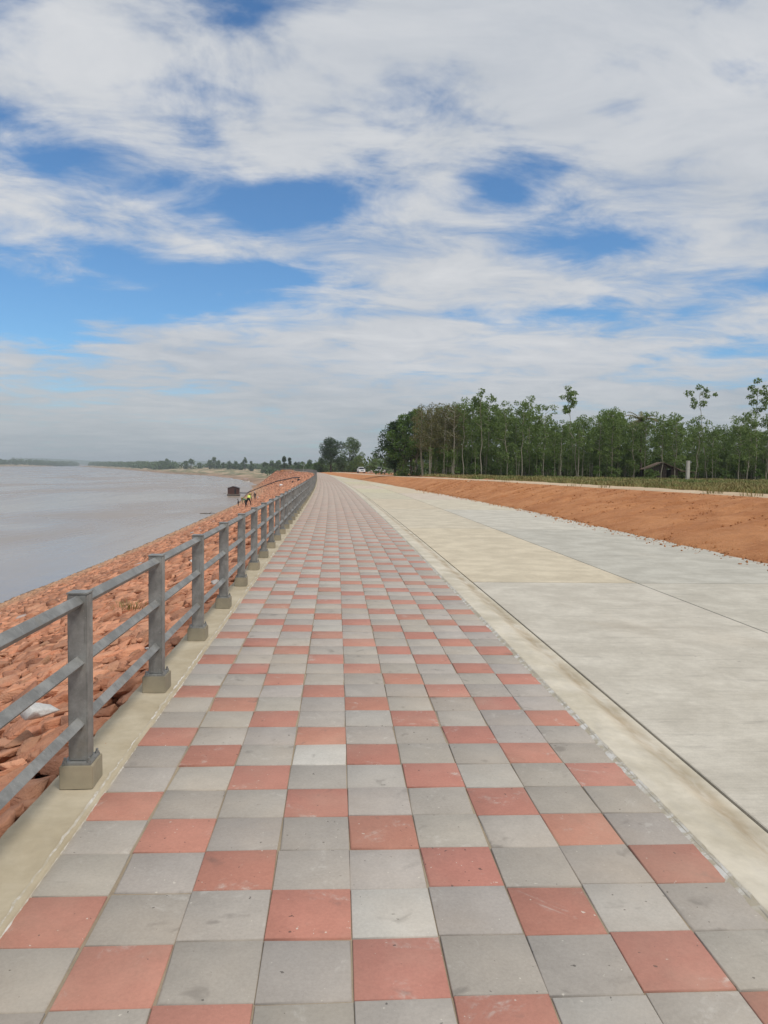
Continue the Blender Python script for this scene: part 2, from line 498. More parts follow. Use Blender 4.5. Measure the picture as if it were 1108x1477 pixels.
def steel_material():
    mt, t, p = principled('galvanised_steel')
    pos = t.new('ShaderNodeNewGeometry').outputs['Position']
    n = t.noise(pos, 7.0, 5, 0.65, 0.4); f = t.noise(pos, 90, 3, 0.6)
    v = t.noise(t.vmath('MULTIPLY', pos, (1, 1, 0.12)), 30, 4, 0.6)
    c = t.mix(t.ramp(n, 0.35, 0.7), (0.215, 0.215, 0.205), (0.335, 0.335, 0.32))
    c = t.scale(c, t.math('ADD', 0.76, t.math('ADD', t.math('MULTIPLY', f, 0.22), t.math('MULTIPLY', v, 0.26))))
    dust = t.ramp(t.noise(pos, 3.3, 5, 0.65), 0.58, 0.75)
    c = t.mix(t.math('MULTIPLY', dust, 0.5), c, (0.29, 0.25, 0.19))
    spl = t.ramp(t.noise(pos, 120, 2, 0.4), 0.72, 0.75)
    c = t.mix(t.math('MULTIPLY', spl, 0.6), c, (0.5, 0.48, 0.44))
    drip = t.math('MULTIPLY', t.ramp(t.noise(t.vmath('MULTIPLY', pos, (1, 1, 0.07)), 55, 3, 0.6), 0.56, 0.68), t.ramp(t.noise(pos, 5, 3), 0.45, 0.6))
    c = t.mix(t.math('MULTIPLY', drip, 0.35), c, (0.11, 0.105, 0.10))
    t.put(p.inputs['Base Color'], c)
    p.inputs['Metallic'].default_value = 0.35
    t.put(p.inputs['Roughness'], t.math('ADD', 0.42, t.math('MULTIPLY', n, 0.25)))
    t.put(p.inputs['Normal'], t.bump(f, 0.12, 0.001))
    return mt


M['steel'] = steel_material()
M['bark'] = simple('pale_bark', (0.31, 0.28, 0.22), 0.9, var=0.35, scale=3)
M['bark_dark'] = simple('dark_bark', (0.085, 0.07, 0.055), 0.9, var=0.3, scale=3)
M['leaf'] = leaf_material('rubber_leaf', (0.058, 0.105, 0.030), (0.195, 0.270, 0.085), .36)
M['leaf_bright'] = leaf_material('bright_leaf', (0.06, 0.12, 0.022), (0.14, 0.22, 0.05))
M['leaf_dark'] = leaf_material('dark_leaf', (0.020, 0.044, 0.018), (0.060, 0.105, 0.038))
M['leaf_olive'] = leaf_material('olive_leaf', (0.09, 0.10, 0.036), (0.19, 0.175, 0.075))
M['leaf_far'] = leaf_material('far_leaf', (0.045, 0.085, 0.028), (0.120, 0.180, 0.060))
def grass_material():
    mt, t, p = principled('dry_grass_blade')
    pos = t.new('ShaderNodeNewGeometry').outputs['Position']; ri = t.new('ShaderNodeNewGeometry').outputs['Random Per Island']
    a = t.noise(pos, 0.16, 4, 0.6, 0.4)
    f = t.math('ADD', t.math('MULTIPLY', t.ramp(a, 0.36, 0.64), 0.7), t.math('MULTIPLY', ri, 0.4), clamp=True)
    t.put(p.inputs['Base Color'], t.mix(f, (0.11, 0.18, 0.045), (0.32, 0.25, 0.11)))
    return mt
M['grass'] = grass_material()
M['weed'] = leaf_material('weed_blade', (0.11, 0.12, 0.04), (0.32, 0.25, 0.11))

# ------------------------------------------------------------------ plan of the place (metres; +Y runs along the walkway)
WATER_Z = -9.0
def tab(ys, xs):
    ys = np.array(ys, float); xs = np.array(xs, float)
    return lambda y: np.interp(y, ys, xs)
def smooth_tab(ys, xs, k=9.0):
    f = tab(ys, xs); off = np.linspace(-1, 1, 9) * k
    return lambda y: np.mean([f(np.asarray(y, float) + o) for o in off], axis=0)
lat = smooth_tab([-60, 15, 27, 37, 55, 73, 98, 137, 170, 222, 260, 298, 330, 350], [0, 0, -.1, -.2, -.45, -.85, -1.45, -2.5, -3.6, -5.9, -9.5, -16, -25, -32])
SHY = [-3000, 80, 118, 207, 330, 449, 592, 813, 913, 1019, 1305, 1798, 2566, 2750, 3200, 6000]
SHX = [-24.9, -24.9, -25.5, -27.5, -38, -48.5, -74, -136, -197, -237, -340, -525, -850, -932, -1040, -1800]
FBY = [-6000, 1000, 2043, 2351, 2600, 2800, 3300, 6000]
FBX = [-1700, -980, -895, -906, -960, -1015, -1140, -1960]
toe = tab(SHY, SHX); farbank = tab(FBY, FBX)
road_r = smooth_tab([-60, 32, 47, 78, 97, 123, 165, 200, 240], [8.15, 8.0, 7.3, 5.3, 4.0, 1.9, -.9, -3.6, -6.5], 4)
crest_x = smooth_tab([-60, 0, 22, 29, 48, 70, 97, 140, 200, 240], [14.8, 14.6, 13.3, 12.0, 9.9, 8.3, 6.8, 4.6, 1.6, -2], 4)
crest_z = tab([-60, 48, 70, 97, 140, 200, 240], [.92, .90, .78, .62, .42, .25, .2])
land_z = tab([-60, 80, 97, 140, 200, 260, 400, 3000], [.86, .80, .72, .50, .25, .10, 0, -.5])
def slope_z(x, y):
    k = -1.42 + lat(y)
    return -.08 + (WATER_Z + .08) * (k - x) / (k - toe(y))
def heading(y):
    return -math.atan2(float(lat(y + 1) - lat(y - 1)), 2.0)


def loft(name, ys, prof, mat, parent=None, cols=None, smooth=True):
    """prof(y) -> list of (x, z): a strip surface that follows the bend"""
    V = []
    for y in ys:
        for x, z in prof(y): V.append((x, y, z))
    nc = len(prof(ys[0]))
    me = np_mesh(name, V, grid_faces(len(ys), nc), mat, smooth)
    if cols is not None: vcol(me, cols[0], np.array(list(cols[1]) * len(ys)))
    return link(name, me, parent)

YS = np.unique(np.concatenate([np.arange(-12, 20, .5), np.arange(20, 130, 2.0), np.arange(130, 331, 4.0)]))
YFINE = np.unique(np.concatenate([np.arange(-2, 12, .035), np.arange(12, 40, .25), np.arange(40, 300, 3.0)]))

# ------------------------------------------------------------------ ground sheet (polar grid out to the horizon)
azs = np.radians(np.concatenate([np.arange(-180, -40, 4.0), np.arange(-40, 45, 0.3), np.arange(45, 180.1, 4.0)]))
rs = np.concatenate([np.linspace(0.5, 20, 14), np.geomspace(22, 9000, 150)])
A, Rr = np.meshgrid(azs, rs)
gx = (Rr * np.sin(A)).ravel(); gy = (Rr * np.cos(A)).ravel()
def seg_dist(px, py, xs, ys):
    d = np.full(px.shape, 1e9)
    for i in range(len(xs) - 1):
        ax, ay, bx, by = xs[i], ys[i], xs[i + 1], ys[i + 1]
        L2 = (bx - ax) ** 2 + (by - ay) ** 2
        t = np.clip(((px - ax) * (bx - ax) + (py - ay) * (by - ay)) / L2, 0, 1)
        d = np.minimum(d, np.hypot(px - ax - t * (bx - ax), py - ay - t * (by - ay)))
    return d
def ground_height(px, py):
    s_near = seg_dist(px, py, SHX, SHY) * np.where(px > toe(py), 1, -1)
    s_far = seg_dist(px, py, FBX, FBY) * np.where(px < farbank(py), 1, -1)
    s = np.maximum(s_near, s_far)
    nat = np.interp(s, [-60, 0, 12, 40, 90, 200, 400, 900], [-14, -9.05, -7.4, -4.6, -2.0, -1.5, -.8, -.5])
    built = np.where(px > crest_x(py) + 2.6, land_z(py), -.65)
    k = -1.42 + lat(py)
    built = np.where(px < k, np.minimum(slope_z(px, py) - .6, -.65), built)
    built = np.where(px < toe(py), np.minimum(built, -9.6), built)
    wgt = np.clip((py - 290) / 90, 0, 1); wgt = wgt * wgt * (3 - 2 * wgt)
    return built * (1 - wgt) + nat * wgt, s, wgt
gz, gs, gw = ground_height(gx, gy)
nz = fbm(np.stack([gx, gy], 1), 0.02, 4)
gz = gz + np.where(gw > .5, nz * .5, 0) + np.where((gw <= .5) & (gx > crest_x(gy) + 4), nz * .10, 0)
me = np_mesh('ground', np.stack([gx, gy, gz], 1), grid_faces(len(rs), len(azs)), M['ground'], True)
zone = np.zeros((len(gx), 3))
zone[:, 1] = np.clip((gx - crest_x(gy) - 4) / 4, 0, 1)
zone[:, 1] = np.where(gy > 150, np.clip((gx - 12) / 10, 0, 1), zone[:, 1])
zone[:, 1] = np.where(gy > 300, 1, zone[:, 1])
zone[:, 2] = np.where((gw > .1) & (gs < 130), 1, 0)
zone[:, 0] = np.where((gy > 120) & (gy < 330) & (gx < 16) & (gx > -30), 1, 0)
vcol(me, 'zone', zone)
tag(link('ground', me), kind='structure')

# water
mb = MB(); mb.add([(-8000, -3000, WATER_Z), (200, -3000, WATER_Z), (200, 8000, WATER_Z), (-8000, 8000, WATER_Z)], [(0, 1, 2, 3)])
tag(mb.build('water', M['water'], fixn=False), kind='structure')

# ------------------------------------------------------------------ pavement of cement tiles
T = 0.30; X0 = 0.0702; Y0 = 2.467
def bed_prof(y):
    l = float(lat(y)); return [(-1.30 + l, -.0075), (1.75 + l, -.0075)]
pavement = tag(loft('pavement', YS, bed_prof, M['bed']), kind='structure')
def tile_template(h=.1478, b=.0028):
    V = [(-h, -h, -.03), (h, -h, -.03), (h, h, -.03), (-h, h, -.03), (-h, -h, -b), (h, -h, -b), (h, h, -b), (-h, h, -b),
         (-h + b, -h + b, 0), (h - b, -h + b, 0), (h - b, h - b, 0), (-h + b, h - b, 0)]
    F = [(0, 1, 5, 4), (1, 2, 6, 5), (2, 3, 7, 6), (3, 0, 4, 7), (4, 5, 9, 8), (5, 6, 10, 9), (6, 7, 11, 10), (7, 4, 8, 11), (8, 9, 10, 11)]
    return np.array(V), np.array(F)
TV, TF = tile_template()
tile_mesh = []
for k in range(8):                       # a few castings, some with a knocked corner
    P = TV.copy()
    if k > 3:
        for q in random.sample(range(4), 1 + k % 2):
            d = random.uniform(.006, .016); sg = np.sign(P[8 + q, :2])
            P[8 + q, :2] -= sg * d; P[4 + q, :2] -= sg * d * .45; P[4 + q, 2] -= .003
    for q in range(8, 12): P[q, 2] += random.uniform(-.0008, .0008)
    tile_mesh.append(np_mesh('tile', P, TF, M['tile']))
RED = np.array((0.435, 0.200, 0.150)); GREY = np.array((0.380, 0.345, 0.303)); PALE = np.array((0.48, 0.455, 0.41))
coldrift = {c: random.uniform(-.013, .013) for c in range(-4, 5)}
colshift = {c: random.uniform(-.0012, .0012) for c in range(-4, 5)}
colshift[-4] = -.005
def tile_pose(c, r):
    y = Y0 + T * (r + .5) + coldrift[c] + random.gauss(0, .0019)
    x = X0 + T * (c + .5) + colshift[c] + random.gauss(0, .0013) + float(lat(y))
    z = random.gauss(0, .0017)
    return x, y, z, random.gauss(0, .0055), random.gauss(0, .0045), random.gauss(0, .003)
def tile_tint(c, r):
    if (r + c + 4) % 3 == 0:
        return RED * random.uniform(.90, 1.08) * np.array((1, random.uniform(.97, 1.03), random.uniform(.97, 1.03)))
    if (c, r) in ((-1, 4 + 1), (0, 0)): return PALE * (1.0 if r == 0 else 1.08)
    g = GREY * random.uniform(.89, 1.09) * np.array((1, random.uniform(.99, 1.005), random.uniform(.97, 1.03)))
    if random.random() < .08: g = g * .5 + PALE * .45
    return g
NEAR_ROWS = range(-2, 31)
for r in NEAR_ROWS:
    for c in range(-4, 5):
        x, y, z, rz, rx, ry = tile_pose(c, r)
        o = link('tile', random.choice(tile_mesh), pavement)
        o.location = (x, y, z); o.rotation_euler = (rx, ry, rz)
        o.color = (*tile_tint(c, r), 1)
VV, FF, CC = [], [], []; nb = 0
for r in list(range(-40, -2)) + list(range(31, 960)):
    for c in range(-4, 5):
        x, y, z, rz, rx, ry = tile_pose(c, r)
        cs, sn = math.cos(rz), math.sin(rz)
        P = TV.copy(); P[:, 2] += z + rx * P[:, 1] - ry * P[:, 0]
        P = np.stack([x + cs * P[:, 0] - sn * P[:, 1], y + sn * P[:, 0] + cs * P[:, 1], P[:, 2]], 1)
        VV.append(P); FF.append(TF + nb); nb += 12; CC.append(np.repeat(tile_tint(c, r)[None], 12, 0))
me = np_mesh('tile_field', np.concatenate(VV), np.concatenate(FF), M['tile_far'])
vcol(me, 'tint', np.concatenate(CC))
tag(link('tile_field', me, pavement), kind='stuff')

# mortar lines along both edges of the tiles, ragged as they were trowelled
def ragged(base, y, amp, f, seed):
    return base + amp * mnoise.fractal(Vector((y * f, seed, 0)), .6, 2.0, 4)
def mortar_left(y):
    l = float(lat(y)); a = ragged(-1.148, y, .011, 9, 1.0); b = ragged(-1.113, y, .008, 13, 9.0)
    m1 = ragged((a + b) / 2, y, .004, 14, 3)
    return [(a + l, .0165), (m1 - .006 + l, .010 + .003 * mnoise.noise(Vector((y * 14, 0, 0)))), (m1 + .004 + l, .0050), (b + l, -.0035)]
def mortar_right(y):
    l = float(lat(y)); a = ragged(1.552, y, .009, 11, 21.0); b = ragged(1.590, y, .011, 9, 31.0)
    m1 = ragged((a + b) / 2, y, .004, 14, 33)
    return [(a + l, -.0035), (m1 - .004 + l, .0050), (m1 + .006 + l, .0085), (b + l, .0150)]
tag(loft('mortar_joint', YFINE, mortar_left, M['mortar']), kind='structure')
tag(loft('mortar_joint', YFINE, mortar_right, M['mortar']), kind='structure')

# kerbs
def kerb_left(y):
    l = float(lat(y)); e = ragged(-1.415, y, .018, 1.6, 5.0); w_ = .004 * mnoise.noise(Vector((y * 1.3, 4, 0)))
    return [(-1.120 + l, -.03), (-1.121 + l, .008), (-1.135 + l, .0125 + w_), (-1.26 + l, .010 + w_), (e + .02 + l, .013), (e + l, .002), (e - .02 + l, -.10), (e - .03 + l, -.45)]
tag(loft('kerb', YFINE, kerb_left, M['kerb']), kind='structure')
def kerb_right(y):
    l = float(lat(y)); w_ = .003 * mnoise.noise(Vector((y * 1.3, 14, 0)))
    return [(1.575 + l, -.03), (1.577 + l, .010), (1.60 + l, .0125 + w_), (1.76 + l, .008 + w_), (1.80 + l, .002), (1.90 + l, -.046), (1.95 + l, -.053), (2.012 + l, -.052), (2.020 + l, -.060), (2.021 + l, -.12)]
kd = [(1, 1, 1), (1, 1, 1), (1.06, 1.05, 1.02), (1.06, 1.05, 1.02), (.98, .95, .90), (.74, .66, .56), (.78, .72, .63), (1.03, 1.03, 1.0), (.8, .8, .8), (.5, .5, .5)]
tag(loft('kerb', YFINE, kerb_right, M['kerb_r'], cols=('dirt', kd)), kind='structure')

# ------------------------------------------------------------------ concrete road
road = tag(loft('road', YS, lambda y: [(2.015 + float(lat(y)), -.088), (max(float(road_r(y)), 3 + float(lat(y))) + .9, -.088)], M['joint']), kind='structure')
slab_cols = {(0, 0): (1.02, 1.0, .97), (0, 1): (1.06, .98, .84), (0, 2): (1.04, .98, .87), (0, 3): (1.06, .98, .85), (0, -1): (1, 1, .97),
             (1, 0): (.98, .97, .94), (1, 1): (.90, .91, .90), (1, 2): (.96, .96, .94), (1, 3): (1.04, 1.0, .9)}
for k in range(-2, 22):
    ya, yb = .93 + 10 * k + .014, .93 + 10 * (k + 1) - .014
    for lane, (xa, xb) in enumerate(((2.046, 4.552), (4.573, 8.6))):
        ys = np.linspace(ya, yb, 7); V = []
        for y in ys:
            l = float(lat(y))
            for x, z in ((xa, -.085), (xa, -.064), (xa + .006, -.060), (xb - .006, -.060), (xb, -.064), (xb, -.085)):
                V.append((x + l, y, z))
        F = grid_faces(7, 6).tolist(); n = len(V)
        me = bpy.data.meshes.new('slab'); me.from_pydata(V, [], F + [tuple(range(0, 6)), tuple(range(n - 6, n))]); me.materials.append(M['slab'])
        o = link('slab', me, road)
        j = random.uniform(.95, 1.05)
        o.color = (*(np.array(slab_cols.get((lane, k), (random.uniform(1.0, 1.1), .985, random.uniform(.78, .92)))) * j), 1)

# ------------------------------------------------------------------ cut bank of red soil and the track on its crest
ys_soil = np.unique(np.concatenate([np.arange(-4, 60, .22), np.arange(60, 120, .6), np.arange(120, 240, 2.0)]))
us = np.linspace(0, 1, 30)
V = []
for y in ys_soil:
    xr = float(road_r(y)) + .10 * mnoise.fractal(Vector((y * .8, 2, 0)), .6, 2, 4) - (.22 * max(0, mnoise.noise(Vector((y * .12, 8, 0)))))
    xc = float(crest_x(y)) + .22 * mnoise.fractal(Vector((y * .35, 5, 0)), .6, 2, 4); zt = float(crest_z(y))
    for u in us:
        x = xr + (xc - xr) * u
        z = -.058 + (zt + .058) * (u ** .92)
        amp = math.sin(math.pi * min(1, u * 1.02)) ** .5 if 0 < u < .98 else 0
        skew = y - .25 * (x - xr)
        rill = abs(mnoise.fractal(Vector((skew * 1.15, x * .22, 3)), .7, 2.1, 4))
        lump = mnoise.fractal(Vector((x * 1.6, y * 1.6, 7)), .65, 2.1, 5)
        V.append((x, y, z + amp * (.06 - .19 * rill * min(1, 2.2 * u) + .055 * lump) - (.02 if u == 0 else 0)))
me = np_mesh('soil_bank', V, grid_faces(len(ys_soil), len(us)), M['soil'], True)
tag(link('soil_bank', me), kind='structure')
def track(y):
    a = float(crest_x(y)); z = float(crest_z(y)); wd = 3.4 + .5 * mnoise.noise(Vector((y * .2, 1, 1)))
    out = []
    for u in np.linspace(0, 1, 9):
        x = a - .18 + (wd + .2) * u
        out.append((x, z + (.02 if u > 0 else -.10) - .05 * max(0, u - .8) * 5 + .035 * mnoise.fractal(Vector((x * .9, y * .5, 2)), .6, 2, 4)))
    return out
tag(loft('path', np.unique(np.concatenate([np.arange(-4, 60, .5), np.arange(60, 240, 2.0)])), track, M['sand']), kind='structure')

# clods on the soil bank: loose lumps nobody would count
def hull_rock(seed, n, dims, bev=0.0, sub=0, rough=0.0):
    rr = random.Random(seed)
    bm = bmesh.new()
    for _ in range(n):
        v = Vector([rr.uniform(-1, 1) for _ in range(3)])
        mx = max(abs(a) for a in v); q = v / mx * .55 + v.normalized() * .45
        bm.verts.new(Vector((q.x * dims[0], q.y * dims[1], q.z * dims[2])) * rr.uniform(.86, 1.0))
    res = bmesh.ops.convex_hull(bm, input=bm.verts)
    bmesh.ops.delete(bm, geom=[g for g in res['geom_interior'] if isinstance(g, bmesh.types.BMVert)], context='VERTS')
    if sub:
        bmesh.ops.dissolve_limit(bm, angle_limit=R(14), verts=bm.verts, edges=bm.edges)
        bmesh.ops.bevel(bm, geom=list(bm.edges), offset=bev, segments=1, affect='EDGES', clamp_overlap=True)
        bmesh.ops.triangulate(bm, faces=bm.faces)
        bmesh.ops.subdivide_edges(bm, edges=[e for e in bm.edges if e.calc_length() > .16 * max(dims)], cuts=1)
        bmesh.ops.triangulate(bm, faces=bm.faces)
        off = Vector((seed * 3.1, seed * 1.7, 0))
        for v in bm.verts:
            d = mnoise.fractal(v.co * (2.4 / max(dims)) + off, .7, 2.0, 4)
            st = round(v.co.z / (dims[2] * .33)) * dims[2] * .33 - v.co.z
            v.co += v.co.normalized() * d * rough * max(dims) + Vector((0, 0, st * .25))
    elif bev:
        bmesh.ops.dissolve_limit(bm, angle_limit=R(14), verts=bm.verts, edges=bm.edges)
        bmesh.ops.bevel(bm, geom=list(bm.edges), offset=bev, segments=1, affect='EDGES', clamp_overlap=True)
    bmesh.ops.triangulate(bm, faces=bm.faces)
    bmesh.ops.recalc_face_normals(bm, faces=bm.faces)
    bm.verts.ensure_lookup_table()
    Vv = np.array([v.co[:] for v in bm.verts]); Ff = np.array([[v.index for v in f.verts] for f in bm.faces])
    bm.free()
    return Vv, Ff
def scatter(name, protos, poses, mat, parent=None, smooth=False):
    """join many small pieces: poses = (proto, x, y, z, scale, euler, stretch)"""
    VV, FF = [], []; nb = 0
    for k, x, y, z, s, e, st in poses:
        Vv, Ff = protos[k]
        Rm = np.array(Matrix.Identity(3)) if e is None else np.array(__import__('mathutils').Euler(e).to_matrix())
        P = (Vv * np.array(st) * s) @ Rm.T + np.array((x, y, z))
        VV.append(P); FF.append(Ff + nb); nb += len(P)
    return link(name, np_mesh(name, np.concatenate(VV), np.concatenate(FF), mat, smooth), parent)
LQ = [hull_rock(100 + i, 13, (.5, .40, .27)) for i in range(10)]
CL = [hull_rock(300 + i, 9, (.5, .45, .35)) for i in range(8)]
poses = []
for _ in range(7000):
    y = random.uniform(8, 60); u = random.random() ** 1.4
    x = float(road_r(y)) + (float(crest_x(y)) - float(road_r(y))) * u
    z = -.05 + (float(crest_z(y)) + .05) * u ** .92
    if random.random() < .12: x = float(road_r(y)) - abs(random.gauss(0, .28)); z = -.056
    s = random.choice((.02, .025, .03, .035, .05, .07)) * (1 + y / 80)
    poses.append((random.randrange(8), x, y, z, s, (random.random(), random.random(), random.random() * 6), (1, 1, 1)))
tag(scatter('soil_clods', CL, poses, M['soil']), 'loose clods of red soil strewn over the cut bank', 'soil', kind='stuff')

# ------------------------------------------------------------------ riprap slope
ys_r = np.unique(np.concatenate([np.arange(-14, 40, 1.0), np.arange(40, 332, 3.0)]))
def slope_prof(y):
    k = -1.38 + float(lat(y)); tx = float(toe(y)); out = []
    for u in np.linspace(0, 1.12, 16):
        x = k + (tx - k) * u; out.append((x, float(slope_z(x, y)) - .05))
    return out
rock_slope = tag(loft('rock_slope', ys_r, slope_prof, M['rock_bed']), kind='structure')
HQ = [hull_rock(i, 12, (.5, random.uniform(.32, .44), random.uniform(.16, .24)), .016, 1, .028) for i in range(20)]
MQ = [hull_rock(50 + i, 12, (.5, random.uniform(.32, .44), random.uniform(.17, .25)), .018) for i in range(12)]
hq_mesh = [np_mesh('rock', v, f, M['rock']) for v, f in HQ]
cands = []
def place_rocks(ya, yb, cx, cy, smin, smax, kind, sink=.0):
    y = ya
    while y < yb:
        k = -1.43 + float(lat(y)); tx = float(toe(y)) - .6
        x = k - cx * .42
        row = random.random() * cx
        while x - row * 0 > tx:
            px, py = x + random.uniform(-.32, .32) * cx, y + random.uniform(-.35, .35) * cy
            if px > -.53 * py - 2.0:
                s = random.uniform(smin, smax)
                px = min(px, k - s * .17)
                n = Vector((float(slope_z(px + .5, py) - slope_z(px - .5, py)), 0, 1)).normalized()
                e = Matrix.Rotation(-math.atan2(float(slope_z(px + .5, py) - slope_z(px - .5, py)), 1.0), 3, 'Y') @ \
                    Matrix.Rotation(random.gauss(0, .13), 3, 'X') @ Matrix.Rotation(random.gauss(0, .14), 3, 'Y') @ Matrix.Rotation(R(90) + random.gauss(0, .75), 3, 'Z')
                z = float(slope_z(px, py)) + s * random.uniform(-.10, .06) * (1 if py < 60 else .5) - sink - (.05 if py > 60 else 0)
                cands.append((kind, px, py, z, s, tuple(e.to_euler()), (1, random.uniform(.85, 1.15), random.uniform(.8, 1.15))))
            x -= cx
        y += cy
place_rocks(1.2, 22, .245, .275, .28, .54, 'A')
place_rocks(1.2, 14, .22, .25, .13, .27, 'A', -.03)
place_rocks(3.0, 24, 1.5, 1.7, .58, .80, 'A', .04)
place_rocks(22, 60, .37, .42, .40, .66, 'B')
place_rocks(60, 130, .58, .66, .55, .85, 'C')
place_rocks(130, 330, .80, .95, .6, .95, 'C')
def screen(c):
    _, x, y, z, s, _, _ = c
    v = Vector((x, y, z - EYE)); d = v.dot(fw)
    if d < .5: return 0
    px = 554 + 1074.6 * v.dot(r2) / d; py = 738.5 - 1074.6 * v.dot(u2) / d
    if px < -15 or px > 1108 or py > 1477: return 0
    return s / d
order = sorted(range(len(cands)), key=lambda i: -screen(cands[i]))
single = set(order[:300])
field_a, field_b = [], []
for i, (kd_, x, y, z, s, e, st) in enumerate(cands):
    if i in single:
        o = link('rock', hq_mesh[random.randrange(20)], rock_slope)
        o.location = (x, y, z); o.rotation_euler = e; o.scale = (s * st[0], s * st[1], s * st[2])
    elif kd_ == 'A': field_a.append((random.randrange(12), x, y, z, s, e, st))
    else: field_b.append((random.randrange(10), x, y, z, s, e, st))
tag(scatter('rock_field', MQ, field_a, M['rock_far'], rock_slope), kind='stuff')
tag(scatter('rock_field', LQ, field_b, M['rock_far'], rock_slope), kind='stuff')

# ------------------------------------------------------------------ steel railing
def bevel_box(name, x, y, z0, z1, mat, b=.004, taper=0.0):
    bm = bmesh.new(); bmesh.ops.create_cube(bm, size=1)
    for v in bm.verts:
        t = 1 - (taper if v.co.z > 0 else 0)
        v.co = Vector((v.co.x * 2 * x * t, v.co.y * 2 * y * t, z0 + (v.co.z + .5) * (z1 - z0)))
    bmesh.ops.bevel(bm, geom=list(bm.edges), offset=b, segments=2, affect='EDGES')
    me = bpy.data.meshes.new(name); bm.to_mesh(me); bm.free(); me.materials.append(mat); return me
PW = .047
post_me = bevel_box('post', PW, PW, .127, .958, M['steel'], .005)
cap_me = bevel_box('post_cap', PW + .003, PW + .003, .957, .966, M['steel'], .002)
plate_me = bevel_box('base_plate', .070, .074, .114, .127, M['steel'], .002)
plinth_me = bevel_box('plinth', .080, .087, 0.0, .115, M['plinth'], .003, .012)
bolt = MB()
bolt.tube([(0, 0, .126), (0, 0, .136)], .011, 6); bolt.tube([(0, 0, .134), (0, 0, .150)], .0065, 8)
bolt_me = bolt.mesh('anchor_bolt', M['steel'])
SP = 1.570
rail_r = .0345
rail = MB()
LN = SP - 2 * PW + .004
for sec in (0,):
    c_ = .004
    prof = []
    for k in range(4):
        t = k * math.pi / 2; d = Vector((math.cos(t), math.sin(t))); n = Vector((-d.y, d.x))
        prof += [tuple(d * (rail_r - c_) - n * c_), tuple(d * (rail_r - c_ * .2)), tuple(d * (rail_r - c_) + n * c_)]
    rail.prism(prof, 1, -LN / 2, LN / 2)
rail_me = rail.mesh('rail', M['steel'])
railing = empty('guard_railing', (-1.262, 3.7, .012))
tag(railing, 'long grey steel railing of square posts and three rails on the river-side kerb', 'railing')
rail_h = (.918, .618, .312)
def rail_pos(i):
    y = 3.74 + SP * i; return Vector((-1.262 + float(lat(y)), y, .012))
base = Vector(railing.location)
NPOST = 82
for i in range(-3, NPOST):
    p = rail_pos(i); rz = heading(p.y)
    po = link('post', post_me, railing); po.location = p - base; po.rotation_euler = (0, 0, rz)
    link('post_cap', cap_me, po)
    pl = link('plinth', plinth_me, railing); pl.location = p - base; pl.rotation_euler = (0, 0, rz + random.gauss(0, .02))
    bp = link('base_plate', plate_me, po)
    if -1 <= i < 12:
        for sx in (-1, 1):
            for sy in (-1, 1):
                b_ = link('anchor_bolt', bolt_me, po); b_.location = (sx * .058, sy * .062, 0)
    q = rail_pos(i + 1)
    if i < NPOST - 1:
        mid = (p + q) / 2; hz = -math.atan2(q.x - p.x, q.y - p.y)
        for h in rail_h:
            r_ = link('rail', rail_me, railing); r_.location = mid - base + Vector((0, 0, h)); r_.rotation_euler = (0, 0, hz)
far = MB()
for i in range(NPOST, 205):
    p = rail_pos(i) - base; q = rail_pos(i + 1) - base
    far.box(p.x - PW, p.x + PW, p.y - PW, p.y + PW, 0, .96)
    for h in rail_h: far.tube([p + Vector((0, 0, h)), q + Vector((0, 0, h))], rail_r, 4)
p = rail_pos(NPOST - 1) - base; q = rail_pos(NPOST) - base
for h in rail_h: far.tube([p + Vector((0, 0, h)), q + Vector((0, 0, h))], rail_r, 4)
tag(far.build('far_railing', M['steel'], railing), kind='stuff')

# ------------------------------------------------------------------ vegetation
def leaf_cloud(rr, centres, radii, counts, L, W, squash=.75, droop=.35):
    """rhombus leaves spread through clumps; returns V, F"""
    P, D = [], []
    for c, r_, n in zip(centres, radii, counts):
        d = rr.normal(size=(n, 3)); d /= np.linalg.norm(d, axis=1)[:, None]
        rad = r_ * rr.uniform(.25, 1, n) ** .6
        q = d * rad[:, None]; q[:, 2] *= squash
        P.append(np.asarray(c) + q); D.append(d)
    P = np.concatenate(P); D = np.concatenate(D); n = len(P)
    D = D + rr.normal(scale=.55, size=(n, 3)); D[:, 2] -= droop
    D /= np.linalg.norm(D, axis=1)[:, None]
    U = rr.normal(size=(n, 3)); U[:, 2] *= .45
    Wv = np.cross(D, np.cross(U, D)); Wv /= np.linalg.norm(Wv, axis=1)[:, None] + 1e-9
    l = (L * rr.uniform(.7, 1.3, n))[:, None]; wd = (W * rr.uniform(.7, 1.3, n))[:, None]
    V = np.stack([P - D * l * .5, P + Wv * wd * .5, P + D * l * .5, P - Wv * wd * .5], 1).reshape(-1, 3)
    F = np.arange(4 * n).reshape(n, 4)
    return V, F


def limb(mb, p0, p1, r0, r1, rr, bend=.06, n=5, seg=4):
    p0 = Vector(p0); p1 = Vector(p1); L = (p1 - p0).length
    pts = []
    for i in range(seg + 1):
        t = i / seg; o = Vector(rr.normal(scale=bend * L, size=3)) * math.sin(math.pi * t) * .6
        pts.append(p0.lerp(p1, t) + o)
    mb.tube(pts, [r0 + (r1 - r0) * i / seg for i in range(seg + 1)], n, cap=False)
    return pts


